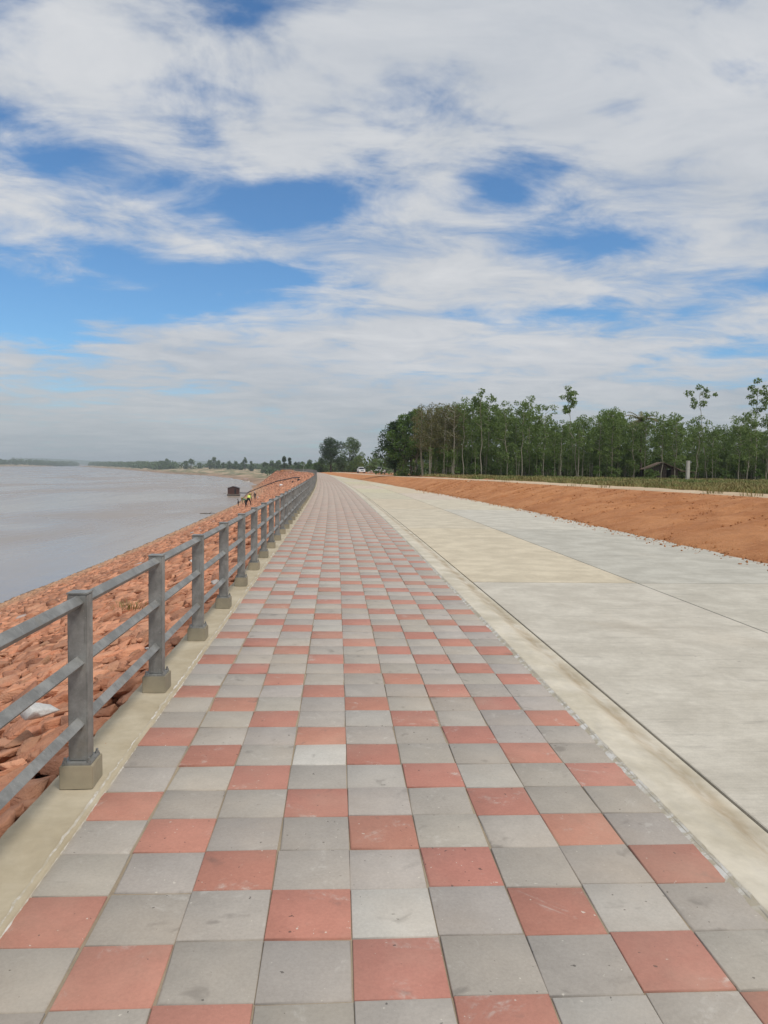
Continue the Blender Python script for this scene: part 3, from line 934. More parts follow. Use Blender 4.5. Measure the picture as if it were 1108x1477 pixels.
def rubber_proto(seed, H, mat_leaf, mat_bark, low=.34, nclump=30, per=46, spread=1.25, lean=.3, leafsize=.27, taper=.40):
    rr = np.random.default_rng(seed)
    mb = MB(); top = Vector((rr.normal(scale=lean), rr.normal(scale=lean), H * .9))
    tr = limb(mb, (0, 0, -.15), top, .034 + .0032 * H, .014, rr, .02, 6, 7)
    cs, rad = [], []
    for i in range(nclump):
        t = low + (1 - low) * (i + rr.uniform(0, 1)) / nclump
        k = min(int(t * 7), 6); f = t * 7 - k; p = tr[k].lerp(tr[k + 1], min(f, 1))
        reach = spread * (1.0 - taper * max(0, (t - .55) / .45)) * rr.uniform(.35, 1.0) * (.75 + .6 * t)
        a = rr.uniform(0, 6.28); e = p + Vector((math.cos(a) * reach, math.sin(a) * reach, reach * rr.uniform(.25, .8)))
        if i % 2 == 0: limb(mb, p, e, .028, .010, rr, .08, 3, 2)
        cs.append(e); rad.append(rr.uniform(.30, .62))
    cs.append(Vector((top.x, top.y, H * .97))); rad.append(.5)
    V, F = leaf_cloud(rr, cs, rad, [int(per * (r_ / .5) ** 2) for r_ in rad], leafsize, leafsize * .48, .7, .55)
    return mb.mesh('trunk', mat_bark, True), np_mesh('crown', V, F, mat_leaf)


def broad_proto(seed, H, width, mat_leaf, mat_bark, trunk=.3, n=2600, leaf=.30, lobes=16, tr=.16, squash=.8):
    rr = np.random.default_rng(seed)
    mb = MB(); fork = Vector((rr.normal(scale=.15), rr.normal(scale=.15), H * trunk))
    limb(mb, (0, 0, -.2), fork, tr * 1.15, tr * .8, rr, .02, 7, 4)
    cs, rad = [], []
    ch = H * (1 - trunk)
    for i in range(lobes):
        a = rr.uniform(0, 6.28); h = rr.uniform(.12, 1.0); prof = math.sin(math.pi * (h * .82 + .14)) ** .7
        rad_ = width * .5 * prof * math.sqrt(rr.uniform(.12, 1))
        rl = width * rr.uniform(.13, .22)
        c = Vector((math.cos(a) * max(0, rad_ - rl * .5), math.sin(a) * max(0, rad_ - rl * .5), H * trunk + ch * h - rl * .6))
        cs.append(c); rad.append(rl)
        limb(mb, fork.lerp(Vector((0, 0, H * trunk * .8)), rr.uniform(0, 1)), c, tr * .4, tr * .1, rr, .08, 5, 3)
    tot = sum(r_ ** 2 for r_ in rad)
    V, F = leaf_cloud(rr, cs, rad, [max(6, int(n * r_ ** 2 / tot)) for r_ in rad], leaf, leaf * .6, squash, .3)
    return mb.mesh('trunk', mat_bark, True), np_mesh('crown', V, F, mat_leaf)


def put_tree(name, proto, loc, s, rz, label, cat, group=None, sz=None, parts=('trunk', 'crown'), tilt=(0, 0)):
    root = empty(name, loc, rz); root.scale = (s, s, sz or s); root.rotation_euler = (tilt[0], tilt[1], rz)
    for nm, me_ in zip(parts, proto): link(nm, me_, root)
    tag(root, label, cat, group)
    return root


def land(x, y):
    return float(ground_height(np.array([x], float), np.array([y], float))[0][0])

rubber = [rubber_proto(500 + i, 8.4 + .25 * (i % 4), M['leaf'], M['bark'], low=.14 + .07 * (i % 3), nclump=38, per=44, spread=1.25 + .15 * (i % 3)) for i in range(7)]
thin = [rubber_proto(540 + i, 8.6, M['leaf'], M['bark'], low=.55, nclump=15, per=46, spread=1.0) for i in range(4)]
olive = [rubber_proto(560 + i, 9.0, M['leaf_olive'], M['bark'], low=.36, nclump=44, per=34, spread=1.25, leafsize=.21) for i in range(4)]
tall = [rubber_proto(580 + i, 11.3, M['leaf'], M['bark'], low=(.74, .80, .66)[i], nclump=(15, 12, 17)[i], per=70, spread=(.95, 1.5, 1.25)[i], lean=.9, leafsize=.28, taper=.1) for i in range(3)]
G_RUB = 'rubber trees of the plantation'
L_RUB = 'slender green rubber tree with pale trunk, one of many in the plantation'
# rows of the plantation, front edge about ninety metres off
MARK = ((21.0, 'near the bare tree'), (29.6, 'just left of the tall tufted tree'), (38.9, 'between tufted tree and palm'),
        (45.5, 'between palm and leaning tree'), (200, 'right of the tall leaning tree'))
def where(x): return next(t_ for lim_, t_ in MARK if x < lim_)
row = 0
for yy in (89.5, 93.5, 97.5, 101.5, 106.5, 112, 119, 127):
    xx = 14.0 + random.uniform(0, 1.4) - (1.6 if yy > 100 else 0)
    lim = yy * .66 + 3
    while xx < lim:
        x = xx + random.gauss(0, .35); y = yy + random.gauss(0, .55)
        if 37.6 < x < 45.4 and y < 94.5: xx += 2.2; continue
        k = random.random()
        pr = random.choice(thin) if (row < 2 and k < .35) else random.choice(rubber)
        s = random.uniform(.80, 1.08) * float(np.interp(x * 90 / y, [12, 15, 20, 23, 28, 34, 40, 46, 56], [1.02, 1.16, 1.16, 1.06, .92, .98, .96, .90, 1.0]))
        if row > 4: s *= 1.02
        put_tree('rubber_tree', pr, (x, y, land(x, y)), s, random.uniform(0, 6.28),
                 ('front-row' if row < 2 else 'inner') + ' slender rubber tree ' + where(x * 90 / y), 'tree', G_RUB + (', front' if row < 2 else ', inner') + ' ' + where(x * 90 / y))
        xx += random.uniform(1.9, 2.7) + (.5 if row > 3 else 0)
    row += 1
# olive, half leafless trees at the road end of the plantation
for i, (x, y) in enumerate(((10.6, 92.5), (11.3, 91.4), (12.2, 92.6), (12.9, 91.2), (13.6, 93.0), (14.4, 91.6), (11.0, 95.5), (12.2, 96.4), (14.2, 97), (13.2, 99), (15.2, 95.5), (12.6, 94.2))):
    put_tree('rubber_tree', olive[i % 4], (x, y, land(x, y)), random.uniform(.94, 1.06), random.uniform(0, 6.28),
             'thin half-leafless olive brown tree at the road end of the plantation', 'tree', 'half-leafless trees at the plantation end')
# single trees that stand out
bare = rubber_proto(601, 9.0, M['leaf_olive'], M['bark'], low=.6, nclump=16, per=3, spread=1.6, leafsize=.16)
put_tree('bare_tree', bare, (14.0, 90.0, land(14, 90)), 1.0, 1.0, 'bare pale grey tree with branching twigs in front of the plantation', 'tree')
put_tree('rubber_tree', tall[0], (29.6, 90.5, land(29.6, 90.5)), 1.02, .4, 'tall slim tree with a small round tuft above the middle of the plantation', 'tree')
put_tree('rubber_tree', tall[1], (45.9, 90.0, land(45.9, 90)), 1.06, 2.1, 'tall leaning tree with spreading open crown above its neighbours right of the concrete post', 'tree', tilt=(0, .05))
put_tree('rubber_tree', tall[2], (52.6, 91.0, land(52.6, 91)), 1.16, 4.0, 'tallest tree of the plantation, cut by the right picture edge', 'tree')
dark = broad_proto(620, 8.4, 5.4, M['leaf_dark'], M['bark_dark'], trunk=.30, n=5200, leaf=.26, lobes=30)
put_tree('dark_tree', dark, (7.9, 103.0, land(7.9, 103)), 1.06, 0, 'dark green round tree at the left end of the wood', 'tree')
put_tree('dark_tree', dark, (10.9, 109.0, land(10.9, 109)), 1.12, 2, 'dark tree behind the bright green one at the left end of the wood', 'tree')
bright = broad_proto(621, 9.6, 5.0, M['leaf_bright'], M['bark'], trunk=.30, n=4200, leaf=.26, lobes=20)
put_tree('bright_tree', bright, (9.0, 101.0, land(9.0, 101)), 1.0, 1, 'bright yellow-green tree rising behind the dark tree at the wood end', 'tree')
put_tree('bright_tree', bright, (10.6, 99.5, land(10.6, 99.5)), .93, 3, 'second bright green tree just right of the dark tree at the wood end', 'tree')
low_d = broad_proto(622, 3.4, 3.4, M['leaf'], M['bark'], trunk=.06, n=1800, leaf=.24, lobes=16)
put_tree('leafy_bush', low_d, (9.3, 98.5, land(9.3, 98.5)), 1.1, 1, 'tall leafy bush at the foot of the dark tree', 'bush')
dome = broad_proto(623, 9.4, 8.0, M['leaf'], M['bark_dark'], trunk=.12, n=6800, leaf=.28, lobes=40)
put_tree('domed_tree', dome, (36.0, 97.5, land(36, 97.5)), .99, .6, 'broad domed dark tree in the middle right of the wood behind the hut', 'tree')
# bushes and saplings under the trees
bushes = [broad_proto(640 + i, 2.4 + .3 * i, 2.6, M[('leaf', 'leaf_bright', 'leaf', 'leaf')[i]], M['bark'], trunk=.05, n=800, leaf=.21, lobes=10, tr=.04) for i in range(4)]
for i in range(230):
    y = random.uniform(90, 104); x = random.uniform(12, y * .62)
    if abs(x - 41.2) < 4.4 and y < 95: continue
    put_tree('undergrowth_bush', bushes[i % 4 if random.random() < .8 else 0], (x, y, land(x, y)), random.uniform(.6, 1.3), random.uniform(0, 6.28),
             'low green bush under the rubber trees ' + where(x * 90 / y), 'bush', 'bushes under the rubber trees ' + where(x * 90 / y))
for (x, y, s) in ((43.6, 89.2, .5), (31.5, 89, .62), (38.2, 88.9, .5), (52.0, 89.3, .6), (24.2, 88.6, .45), (47.7, 89.0, .5)):
    put_tree('sapling_bush', bushes[1], (x, y, land(x, y)), s, random.uniform(0, 6.28),
             'small bright green bush at the front edge of the plantation', 'bush', 'bright bushes along the plantation edge')
for (x, y, s_, lb) in ((38.6, 89.3, .85, 'green bush hiding the left corner of the hut'), (43.1, 89.4, .72, 'green bush before the lean-to of the hut'), (40.9, 89.0, .42, 'small bush before the hut wall')):
    put_tree('leafy_bush', bushes[0], (x, y, land(x, y)), s_, x, lb, 'bush')
for k_, (x, y, lb) in enumerate(((39.4, 88.7, 'thin pale-stemmed tree crossing the left half of the hut'), (41.2, 88.8, 'thin pale-stemmed tree crossing the hut doorway'), (43.9, 89.1, 'thin pale-stemmed tree between the hut and the concrete post'), (37.7, 89.6, 'thin pale-stemmed tree just left of the hut'))):
    put_tree('rubber_tree', (thin + rubber)[(0, 5, 2, 6)[k_]], (x, y, land(x, y)), .92, 1.3 * k_, lb, 'tree')
# saplings: thin bare stems along the front edge
stems = []
for i in range(5):
    rr = np.random.default_rng(700 + i); mb = MB()
    limb(mb, (0, 0, -.1), (rr.normal(scale=.15), rr.normal(scale=.15), 3.4), .034, .012, rr, .02, 4, 3)
    V, F = leaf_cloud(rr, [(0, 0, 3.3), (.2, .1, 2.9), (-.2, .1, 2.6)], [.42, .35, .3], [26, 18, 14], .22, .11)
    stems.append((mb.mesh('trunk', M['bark'], True), np_mesh('crown', V, F, M['leaf'])))
for i in range(110):
    y = random.uniform(88.8, 93); x = random.uniform(11, y * .60)
    if abs(x - 41.2) < 4.2 and (y > 89 or i % 3): continue
    put_tree('sapling', random.choice(stems), (x, y, land(x, y)), random.uniform(.6, 1.15), random.uniform(0, 6.28),
             'thin pale sapling at the plantation front ' + where(x * 90 / y), 'sapling', 'saplings ' + where(x * 90 / y))

# coconut palm in the wood
def palm_proto(seed, H):
    rr = np.random.default_rng(seed); mb = MB()
    limb(mb, (0, 0, -.2), (.5, .2, H * .84), .17, .11, rr, .02, 8, 6)
    VV, FF = [], []; nb = 0; c = Vector((.5, .2, H * .84))
    for i in range(22):
        a = i * 2.399; e0 = rr.uniform(-.2, 1.2); L = H * .26 * rr.uniform(.85, 1.1); prev = c; d = Vector((math.cos(a) * math.cos(e0), math.sin(a) * math.cos(e0), math.sin(e0)))
        for s in range(9):
            d = (d + Vector((0, 0, -.14))).normalized(); nx = prev + d * L / 9
            side = d.cross(Vector((0, 0, 1))).normalized()
            for sg in (-1, 1):
                tip = nx + side * sg * L * .24 * (1 - .6 * abs(s / 8 - .35)) + d * L * .06 + Vector((0, 0, -L * .09))
                VV += [prev, nx, tip]; FF.append((nb, nb + 1, nb + 2)); nb += 3
            prev = nx
    return mb.mesh('trunk', M['bark_dark'], True), np_mesh('crown', np.array([v[:] for v in VV]), np.array(FF), M['leaf_olive'])
put_tree('palm_tree', palm_proto(3, 10.2), (38.9, 93.6, land(38.9, 93.6)), .88, 1.2, 'palm tree with drooping fronds rising over the hut', 'palm')

# trees beside the road end and round the bend (x, y, height, width, leaf, label)
def far_tree(x, y, H_, W_, leaf_, label, trunk=.28, n=1500, seed=0, group=None, z=None):
    pr = broad_proto(800 + seed, H_, W_, M[leaf_], M['bark_dark'], trunk=trunk, n=n, leaf=max(.34, y * .0015), lobes=18, tr=.02 * H_ + .05)
    return put_tree('broadleaf_tree', pr, (x, y, (land(x, y) if z is None else z) - .1), 1.0, seed, label, 'tree', group)
far_tree(-2.2, 258, 13.4, 12.0, 'leaf_dark', 'dark spreading tree with thick trunk at the end of the road', .34, 9000, 1)
far_tree(4.8, 266, 12.6, 10.5, 'leaf_far', 'lighter open-crowned tree beside the dark spreading tree', .26, 5200, 2)
far_tree(1.6, 262, 6.2, 8.5, 'leaf_far', 'low bushy tree between the two tall trees at the road end', .06, 3400, 3)
far_tree(7.6, 262, 6.6, 7.5, 'leaf', 'low rounded tree behind the white car', .05, 3400, 4)
far_tree(-6.0, 268, 6.0, 6.0, 'leaf_far', 'low bushy tree left of the dark spreading tree', .06, 2600, 5)
far_tree(12.2, 238, 6.6, 5.0, 'leaf', 'small green tree behind the parked pickup', .12, 1500, 6)
far_tree(15.0, 232, 5.2, 5.0, 'leaf_dark', 'dark bushy tree between the pickup and the wood', .05, 1500, 7)
far_tree(18.5, 225, 8.0, 7.0, 'leaf_dark', 'dark tree at the back corner of the wood', .06, 1500, 8)

# row of trees behind the river beach: x, y, top (z), width
BEACH = [(-242.9, 1050, 7.9, 13.7), (-224.1, 1000, 10.9, 12.1), (-223.8, 1040, 7.2, 9.7), (-189.8, 950, 7.8, 10.6), (-181.1, 940, 10.9, 12.2), (-174.5, 960, 5.6, 8.9), (-148.0, 880, 8.6, 11.5), (-143.3, 880, 12.0, 11.5), (-137.7, 880, 8.0, 8.2), (-128.3, 850, 5.5, 6.3), (-114.3, 800, 6.9, 8.9), (-106.4, 790, 7.6, 10.3), (-96.1, 760, 5.4, 5.7), (-90.6, 740, 10.5, 6.2), (-80.2, 700, 6.6, 6.5)]
for i, (x, y, zt, wd) in enumerate(BEACH):
    k = 1.22; x, y, zt, wd = x * k, y * k, EYE + (zt - EYE) * k, wd * k
    z = land(x, y)
    lab = {1: 'tallest tree at the far left of the row behind the river beach', 7: 'tall dark tree in the middle of the row behind the river beach',
           13: 'narrow tall tree at the right end of the row behind the river beach'}.get(i, 'hazy round tree in the row behind the river beach')
    far_tree(x, y, zt - z + .2, wd * 1.15, 'leaf_far', lab, .04, 900, 20 + i, 'trees behind the river beach')
BEND = [(-45.8, 480, 5.2, 5.8), (-41.4, 480, 5.7, 6.3), (-36.3, 460, 6.6, 4.3), (-28.3, 400, 7.5, 5.2), (-25.4, 400, 6.6, 3.7), (-21.2, 390, 7.5, 5.1), (-19.7, 420, 5.4, 3.9), (-15.4, 420, 5.9, 5.5), (-10.8, 380, 3.8, 4.2), (-6.3, 300, 3.4, 2.8)]
for i, (x, y, zt, wd) in enumerate(BEND):
    if i < 3: x, y, zt, wd = x * 1.45, y * 1.45, EYE + (zt - EYE) * 1.45, wd * 1.45
    z = land(x, y)
    lab = {3: 'dark upright tree left of the gap above the bend of the embankment', 5: 'dark upright tree right of the gap above the bend of the embankment'}.get(i, 'green tree standing beyond the bend of the embankment')
    far_tree(x, y, zt - z, wd * 1.2, 'leaf_dark' if i in (3, 4, 5) else 'leaf_far', lab, .10, 1700, 50 + i, 'trees beyond the bend of the embankment')

# far woods along the two banks: one mass each
def wood(name, pts, hgt, dep, step, leaf, label, seed, per=26):
    rr = np.random.default_rng(seed); cs, rad, cnt = [], [], []
    for (ax, ay), (bx, by) in zip(pts[:-1], pts[1:]):
        n = int(math.hypot(bx - ax, by - ay) / step)
        for i in range(n):
            t = (i + rr.uniform()) / n; x = ax + (bx - ax) * t + rr.normal(scale=dep); y = ay + (by - ay) * t + rr.uniform(0, dep * 2)
            z = land(x, y); h = hgt * rr.uniform(.55, 1.12)
            for f in (.25, .62):
                cs.append((x + rr.normal(scale=1.5), y, z + h * f)); rad.append(h * rr.uniform(.30, .42)); cnt.append(per)
    V, F = leaf_cloud(rr, cs, rad, cnt, leaf, leaf * .7, 1.0, .2)
    tag(link(name, np_mesh(name, V, F, M['leaf_far'])), label, 'wood', kind='stuff')
wood('far_wood', [(-1010, 1500), (-960, 2080), (-960, 2360), (-1000, 2720), (-1150, 3320), (-1480, 4300)], 19, 9, 4.0, 3.4, 'hazy blue-green wood along the far river bank', 1)
wood('far_wood', [(-262, 1200), (-310, 1330), (-488, 1815), (-800, 2575), (-890, 2770), (-980, 3250)], 13, 8, 3.0, 2.8, 'hazy line of trees along the near bank upstream of the beach', 2)
wood('far_wood', [(-230, 1330), (-130, 1120), (-90, 980), (-55, 780), (-38, 600), (-20, 560), (20, 520)], 7.5, 8, 1.8, 1.7, 'low hazy scrub behind the trees of the river beach', 3)
wood('far_wood', [(-20, 480), (-12, 380), (-9, 330), (-2, 286), (8, 280), (30, 262), (70, 255), (150, 262)], 6.0, 4, .9, .9, 'low green thicket beyond the end of the road', 4, 30)
wood('far_wood', [(10, 133), (30, 136), (60, 138), (100, 140)], 6.6, 3, .9, .55, 'dark back rows of the plantation behind the slender trunks', 5, 60)

# hills, very faint, beyond the far bank
V = []
hx = np.linspace(-5200, 800, 60)
for x in hx:
    h = 26 + 16 * mnoise.fractal(Vector((x * .0016, 3, 0)), .6, 2, 4)
    V += [(x, 5600, -3), (x, 5750, h * .6), (x, 5900, h), (x, 6300, h * .8), (x, 6700, -3)]
tag(link('hills', np_mesh('hills', V, grid_faces(60, 5), M['leaf_far'], True)), kind='structure')

# dry grass on the strip between the track and the trees
rr = np.random.default_rng(11)
n = 60000
gyv = 14 + 78 * rr.uniform(0, 1, n) ** .8; cx_ = crest_x(gyv) + 3.3
gxv = cx_ + (gyv * .66 + 4 - cx_) * rr.uniform(0, 1, n) ** 1.15
ok = (gxv > cx_ + .1); gxv, gyv = gxv[ok], gyv[ok]; n = len(gxv)
clump = np.array([mnoise.fractal(Vector((a * .25, b * .25, 0)), .6, 2, 3) for a, b in zip(gxv, gyv)])
keep = rr.uniform(-.75, .4, n) < clump; gxv, gyv, clump = gxv[keep], gyv[keep], clump[keep]; n = len(gxv)
gzv = ground_height(gxv, gyv)[0] - .02
VV, FF = [], []; nb = 0
B = 4
for b in range(B):
    a = rr.uniform(0, 6.28, n); h = rr.uniform(.07, .27, n) * (1 + clump * .9); ln = h * rr.uniform(.2, .7, n); wd = .008 + gyv * .00030
    bx = gxv + rr.normal(scale=.09, size=n); by = gyv + rr.normal(scale=.09, size=n)
    dxv, dyv = np.cos(a), np.sin(a)
    P0 = np.stack([bx - dyv * wd, by + dxv * wd, gzv], 1); P1 = np.stack([bx + dyv * wd, by - dxv * wd, gzv], 1)
    P2 = np.stack([bx + dxv * ln * .4 + dyv * wd * .7, by + dyv * ln * .4 - dxv * wd * .7, gzv + h * .65], 1); P3 = np.stack([bx + dxv * ln * .4 - dyv * wd * .7, by + dyv * ln * .4 + dxv * wd * .7, gzv + h * .65], 1)
    P4 = np.stack([bx + dxv * ln, by + dyv * ln, gzv + h], 1)
    VV.append(np.stack([P0, P1, P2, P3], 1).reshape(-1, 3)); FF.append(np.arange(4 * n).reshape(n, 4) + nb); nb += 4 * n
    VV.append(np.stack([P3, P2, P4, P4 + .002], 1).reshape(-1, 3)); FF.append(np.arange(4 * n).reshape(n, 4) + nb); nb += 4 * n
tag(link('grass', np_mesh('grass', np.concatenate(VV), np.concatenate(FF), M['grass'])), 'dry yellow-green grass strip before the plantation', 'grass', kind='stuff')

def tuft(name, loc, r_, h, n, label, seed, group=None, mat='weed', cat='weed'):
    rr = np.random.default_rng(seed); mb = MB()
    for i in range(n):
        a = rr.uniform(0, 6.28); rd = r_ * math.sqrt(rr.uniform()); x, y = rd * math.cos(a), rd * math.sin(a); hh = h * rr.uniform(.5, 1.1)
        b = a + rr.normal(scale=.8); d = Vector((math.cos(b), math.sin(b), 0)); sdv = Vector((-d.y, d.x, 0)) * (.004 + .010 * h)
        p = Vector((x, y, 0)); q = p + d * hh * .25 + Vector((0, 0, hh * .7)); t = p + d * hh * .6 + Vector((0, 0, hh))
        mb.add([p - sdv, p + sdv, q + sdv, q - sdv, t], [(0, 1, 2, 3), (3, 2, 4)])
    o = mb.build(name, M[mat], fixn=False); o.location = loc
    return tag(o, label, cat, group)
for i, (y, dx_, h, n) in enumerate(((25.2, .35, .34, 60), (23.2, .3, .30, 45), (21.6, .5, .26, 30), (33.0, .5, .22, 36), (35.5, .2, .2, 24), (46, .3, .25, 30))):
    x = float(crest_x(y)) + dx_
    tuft('weed_tuft', (x, y, float(crest_z(y)) - .02), .35, h, n, 'scrubby weed tuft on the sandy edge at the top of the red bank', 30 + i, 'weeds on the bank edge')
tuft('weed_tuft', (-3.15, 11.6, -.60), .30, .10, 90, 'small green weed growing between the red stones beyond the third post', 50)
tuft('weed_tuft', (-5.6, 15.6, -1.45), .30, .11, 50, 'small dry weed among the red stones lower down the slope', 51)

# ------------------------------------------------------------------ small things on the stones
def own_rock(name, loc, s, seed, mat, label, cat='stone'):
    v, f = hull_rock(seed, 15, (.5, .36, .22), .04, 1, .05)
    o = link(name, np_mesh(name, v, f, mat)); o.location = loc; o.scale = (s,) * 3; o.rotation_euler = (.1, .25, .9)
    return tag(o, label, cat)
own_rock('pale_stone', (-2.02, 5.15, -.10), .27, 901, M['white_rock'], 'pale grey-white stone lying on the red stones beside the first post')
own_rock('pale_stone', (-1.62, 6.62, -.03), .17, 902, M['white_rock'], 'small white stone at the kerb just beyond the second post')
own_rock('pale_stone', (-3.4, 18.2, -.70), .30, 903, M['white_rock'], 'white stone far down the railing, seen between the rails')
M['plastic'] = simple('white_plastic', (.72, .71, .68), .5)
mb = MB(); v, f = hull_rock(910, 12, (.32, .22, .24), .03)
o = link('white_sack', np_mesh('white_sack', v, f, M['plastic'])); o.location = (-16.1, 216, -3.72); o.scale = (1.9, 1.9, 1.9)
tag(o, 'white sack lying on the red stone slope', 'sack')
M['dark_cloth'] = simple('dark_cloth', (.022, .022, .026), .9)
for (x, y, s, lb) in ((-10.9, 182.2, .9, 'lower of two dark bundles on the far red slope'), (-8.66, 170.6, 1.1, 'upper dark bundle on the far red slope')):
    v, f = hull_rock(int(y), 12, (.45, .35, .4), .03)
    o = link('dark_bundle', np_mesh('dark_bundle', v, f, M['dark_cloth'])); o.location = (x, y, float(slope_z(x, y)) + .25); o.scale = (s,) * 3
    tag(o, lb, 'bundle')
# drifting branch on the water by the slope
mb = MB(); rr = np.random.default_rng(5)
limb(mb, (-1.6, 0, 0), (1.6, .3, .12), .10, .05, rr, .03, 6, 5); limb(mb, (.2, 0, 0), (1.0, .6, .45), .05, .02, rr, .03, 5, 3)
o = mb.build('driftwood', M['bark_dark'], smooth=True); o.location = (-28.6, 166.6, WATER_Z + .02); tag(o, 'dark branch floating near the foot of the slope', 'driftwood')

# ------------------------------------------------------------------ floating pump house with its pipe
M['brown_wood'] = simple('brown_plank', (.085, .035, .025), .8, var=.3, scale=2)
M['roof_tin'] = simple('dark_tin', (.10, .085, .085), .5, var=.2, scale=2)
M['float_dark'] = simple('float_drum', (.06, .05, .055), .6)
M['dark_inside'] = simple('doorway_shade', (.01, .01, .012), .9)
raft = empty('floating_hut', (-37.2, 271.5, WATER_Z)); tag(raft, 'small brown wooden hut floating on the river by the slope', 'floating hut')
mb = MB(); mb.box(-2.3, 2.3, -1.7, 1.7, .42, .56); mb.build('deck', simple('worn_deck', (.33, .27, .22), .8), raft)
for y in (-1.25, 0, 1.25):
    mb = MB(); mb.tube([(-2.1, y, .16), (2.1, y, .16)], .30, 10); mb.build('float_drum', M['float_dark'], raft)
for i in range(13):
    mb = MB(); x = -1.95 + i * .30
    if i in (8, 9): continue
    mb.box(x + .008, x + .292, -1.44 - .012 * (i % 2), -1.40, .56, 2.75); mb.build('wall_plank', M['brown_wood'], raft)
mb = MB(); mb.box(-1.95, 1.95, -1.39, 1.4, .565, 2.72); mb.build('hut_body', M['brown_wood'], raft)
mb = MB(); mb.box(.45, 1.04, -1.425, -1.385, .57, 2.35); mb.build('doorway', M['dark_inside'], raft)  # near-black panel on the solid body; shade of the interior put into its colour
for sg in (-1, 1):
    mb = MB(); mb.prism([(-2.25, 2.72), (0, 3.35), (0, 3.42), (-2.28, 2.79)] if sg < 0 else [(2.25, 2.72), (0, 3.35), (0, 3.42), (2.28, 2.79)], 1, -1.75, 1.75); mb.build('roof_sheet', M['roof_tin'], raft)
for sg in (-1, 1):
    mb = MB(); mb.prism([(-1.95, 2.70), (1.95, 2.70), (0, 3.33)], 1, sg * 1.38 - .02, sg * 1.38 + .02); mb.build('gable', M['brown_wood'], raft)
mb = MB(); mb.tube([(-2.6, -1.2, .75), (-3.5, -1.2, .72)], .05, 6); mb.build('mooring_pole', M['float_dark'], raft)
pts = [(-34.9, 271.5, -8.0), (-33.6, 280, -8.35), (-31.9, 290.8, -7.4), (-27, 283.5, -5.45), (-21.9, 274.7, -3.6), (-14.0, 243.4, -1.78), (-11.1, 220.5, -1.40)]
pp = []
for a, b in zip(pts[:-1], pts[1:]):
    for t in np.linspace(0, 1, 6, endpoint=False): pp.append(Vector(a).lerp(Vector(b), t))
mb = MB(); mb.tube(pp + [Vector(pts[-1])], .16, 8)
tag(mb.build('pump_pipe', simple('black_pipe', (.018, .016, .016), .5), smooth=True), 'thin black pipe running from the floating hut up the red slope', 'pipe')

# ------------------------------------------------------------------ small white boat in the cove
boat = empty('small_boat', (-62.2, 515, WATER_Z), .3); tag(boat, 'small white boat with pinkish canopy moored in the cove', 'boat')
M['boat_white'] = simple('boat_white', (.75, .74, .72), .4); M['canopy'] = simple('faded_canopy', (.42, .30, .29), .8)
hull = []
for t, wd, zt in ((-2.2, .75, .62), (-1.5, .85, .55), (0, .9, .52), (1.3, .75, .58), (2.4, .08, .80)):
    hull += [(t, -wd, zt), (t, -wd * .75, -.12), (t, wd * .75, -.12), (t, wd, zt)]
mb = MB(); mb.add(hull, [tuple(x) for x in grid_faces(5, 4)] + [(0, 1, 2, 3)]); mb.build('hull', M['boat_white'], boat)
mb = MB(); mb.box(-2.0, 1.4, -.66, .66, .2, .24); mb.build('floor_board', M['brown_wood'], boat)
for x in (-1.5, 1.0):
    for y in (-.62, .62):
        mb = MB(); mb.tube([(x, y, .2), (x, y, 1.9)], .035, 6); mb.build('canopy_post', M['float_dark'], boat)
mb = MB(); mb.prism([(-.8, 1.85), (.8, 1.85), (.5, 2.2), (-.5, 2.2)], 0, -1.8, 1.3); mb.build('canopy', M['canopy'], boat)

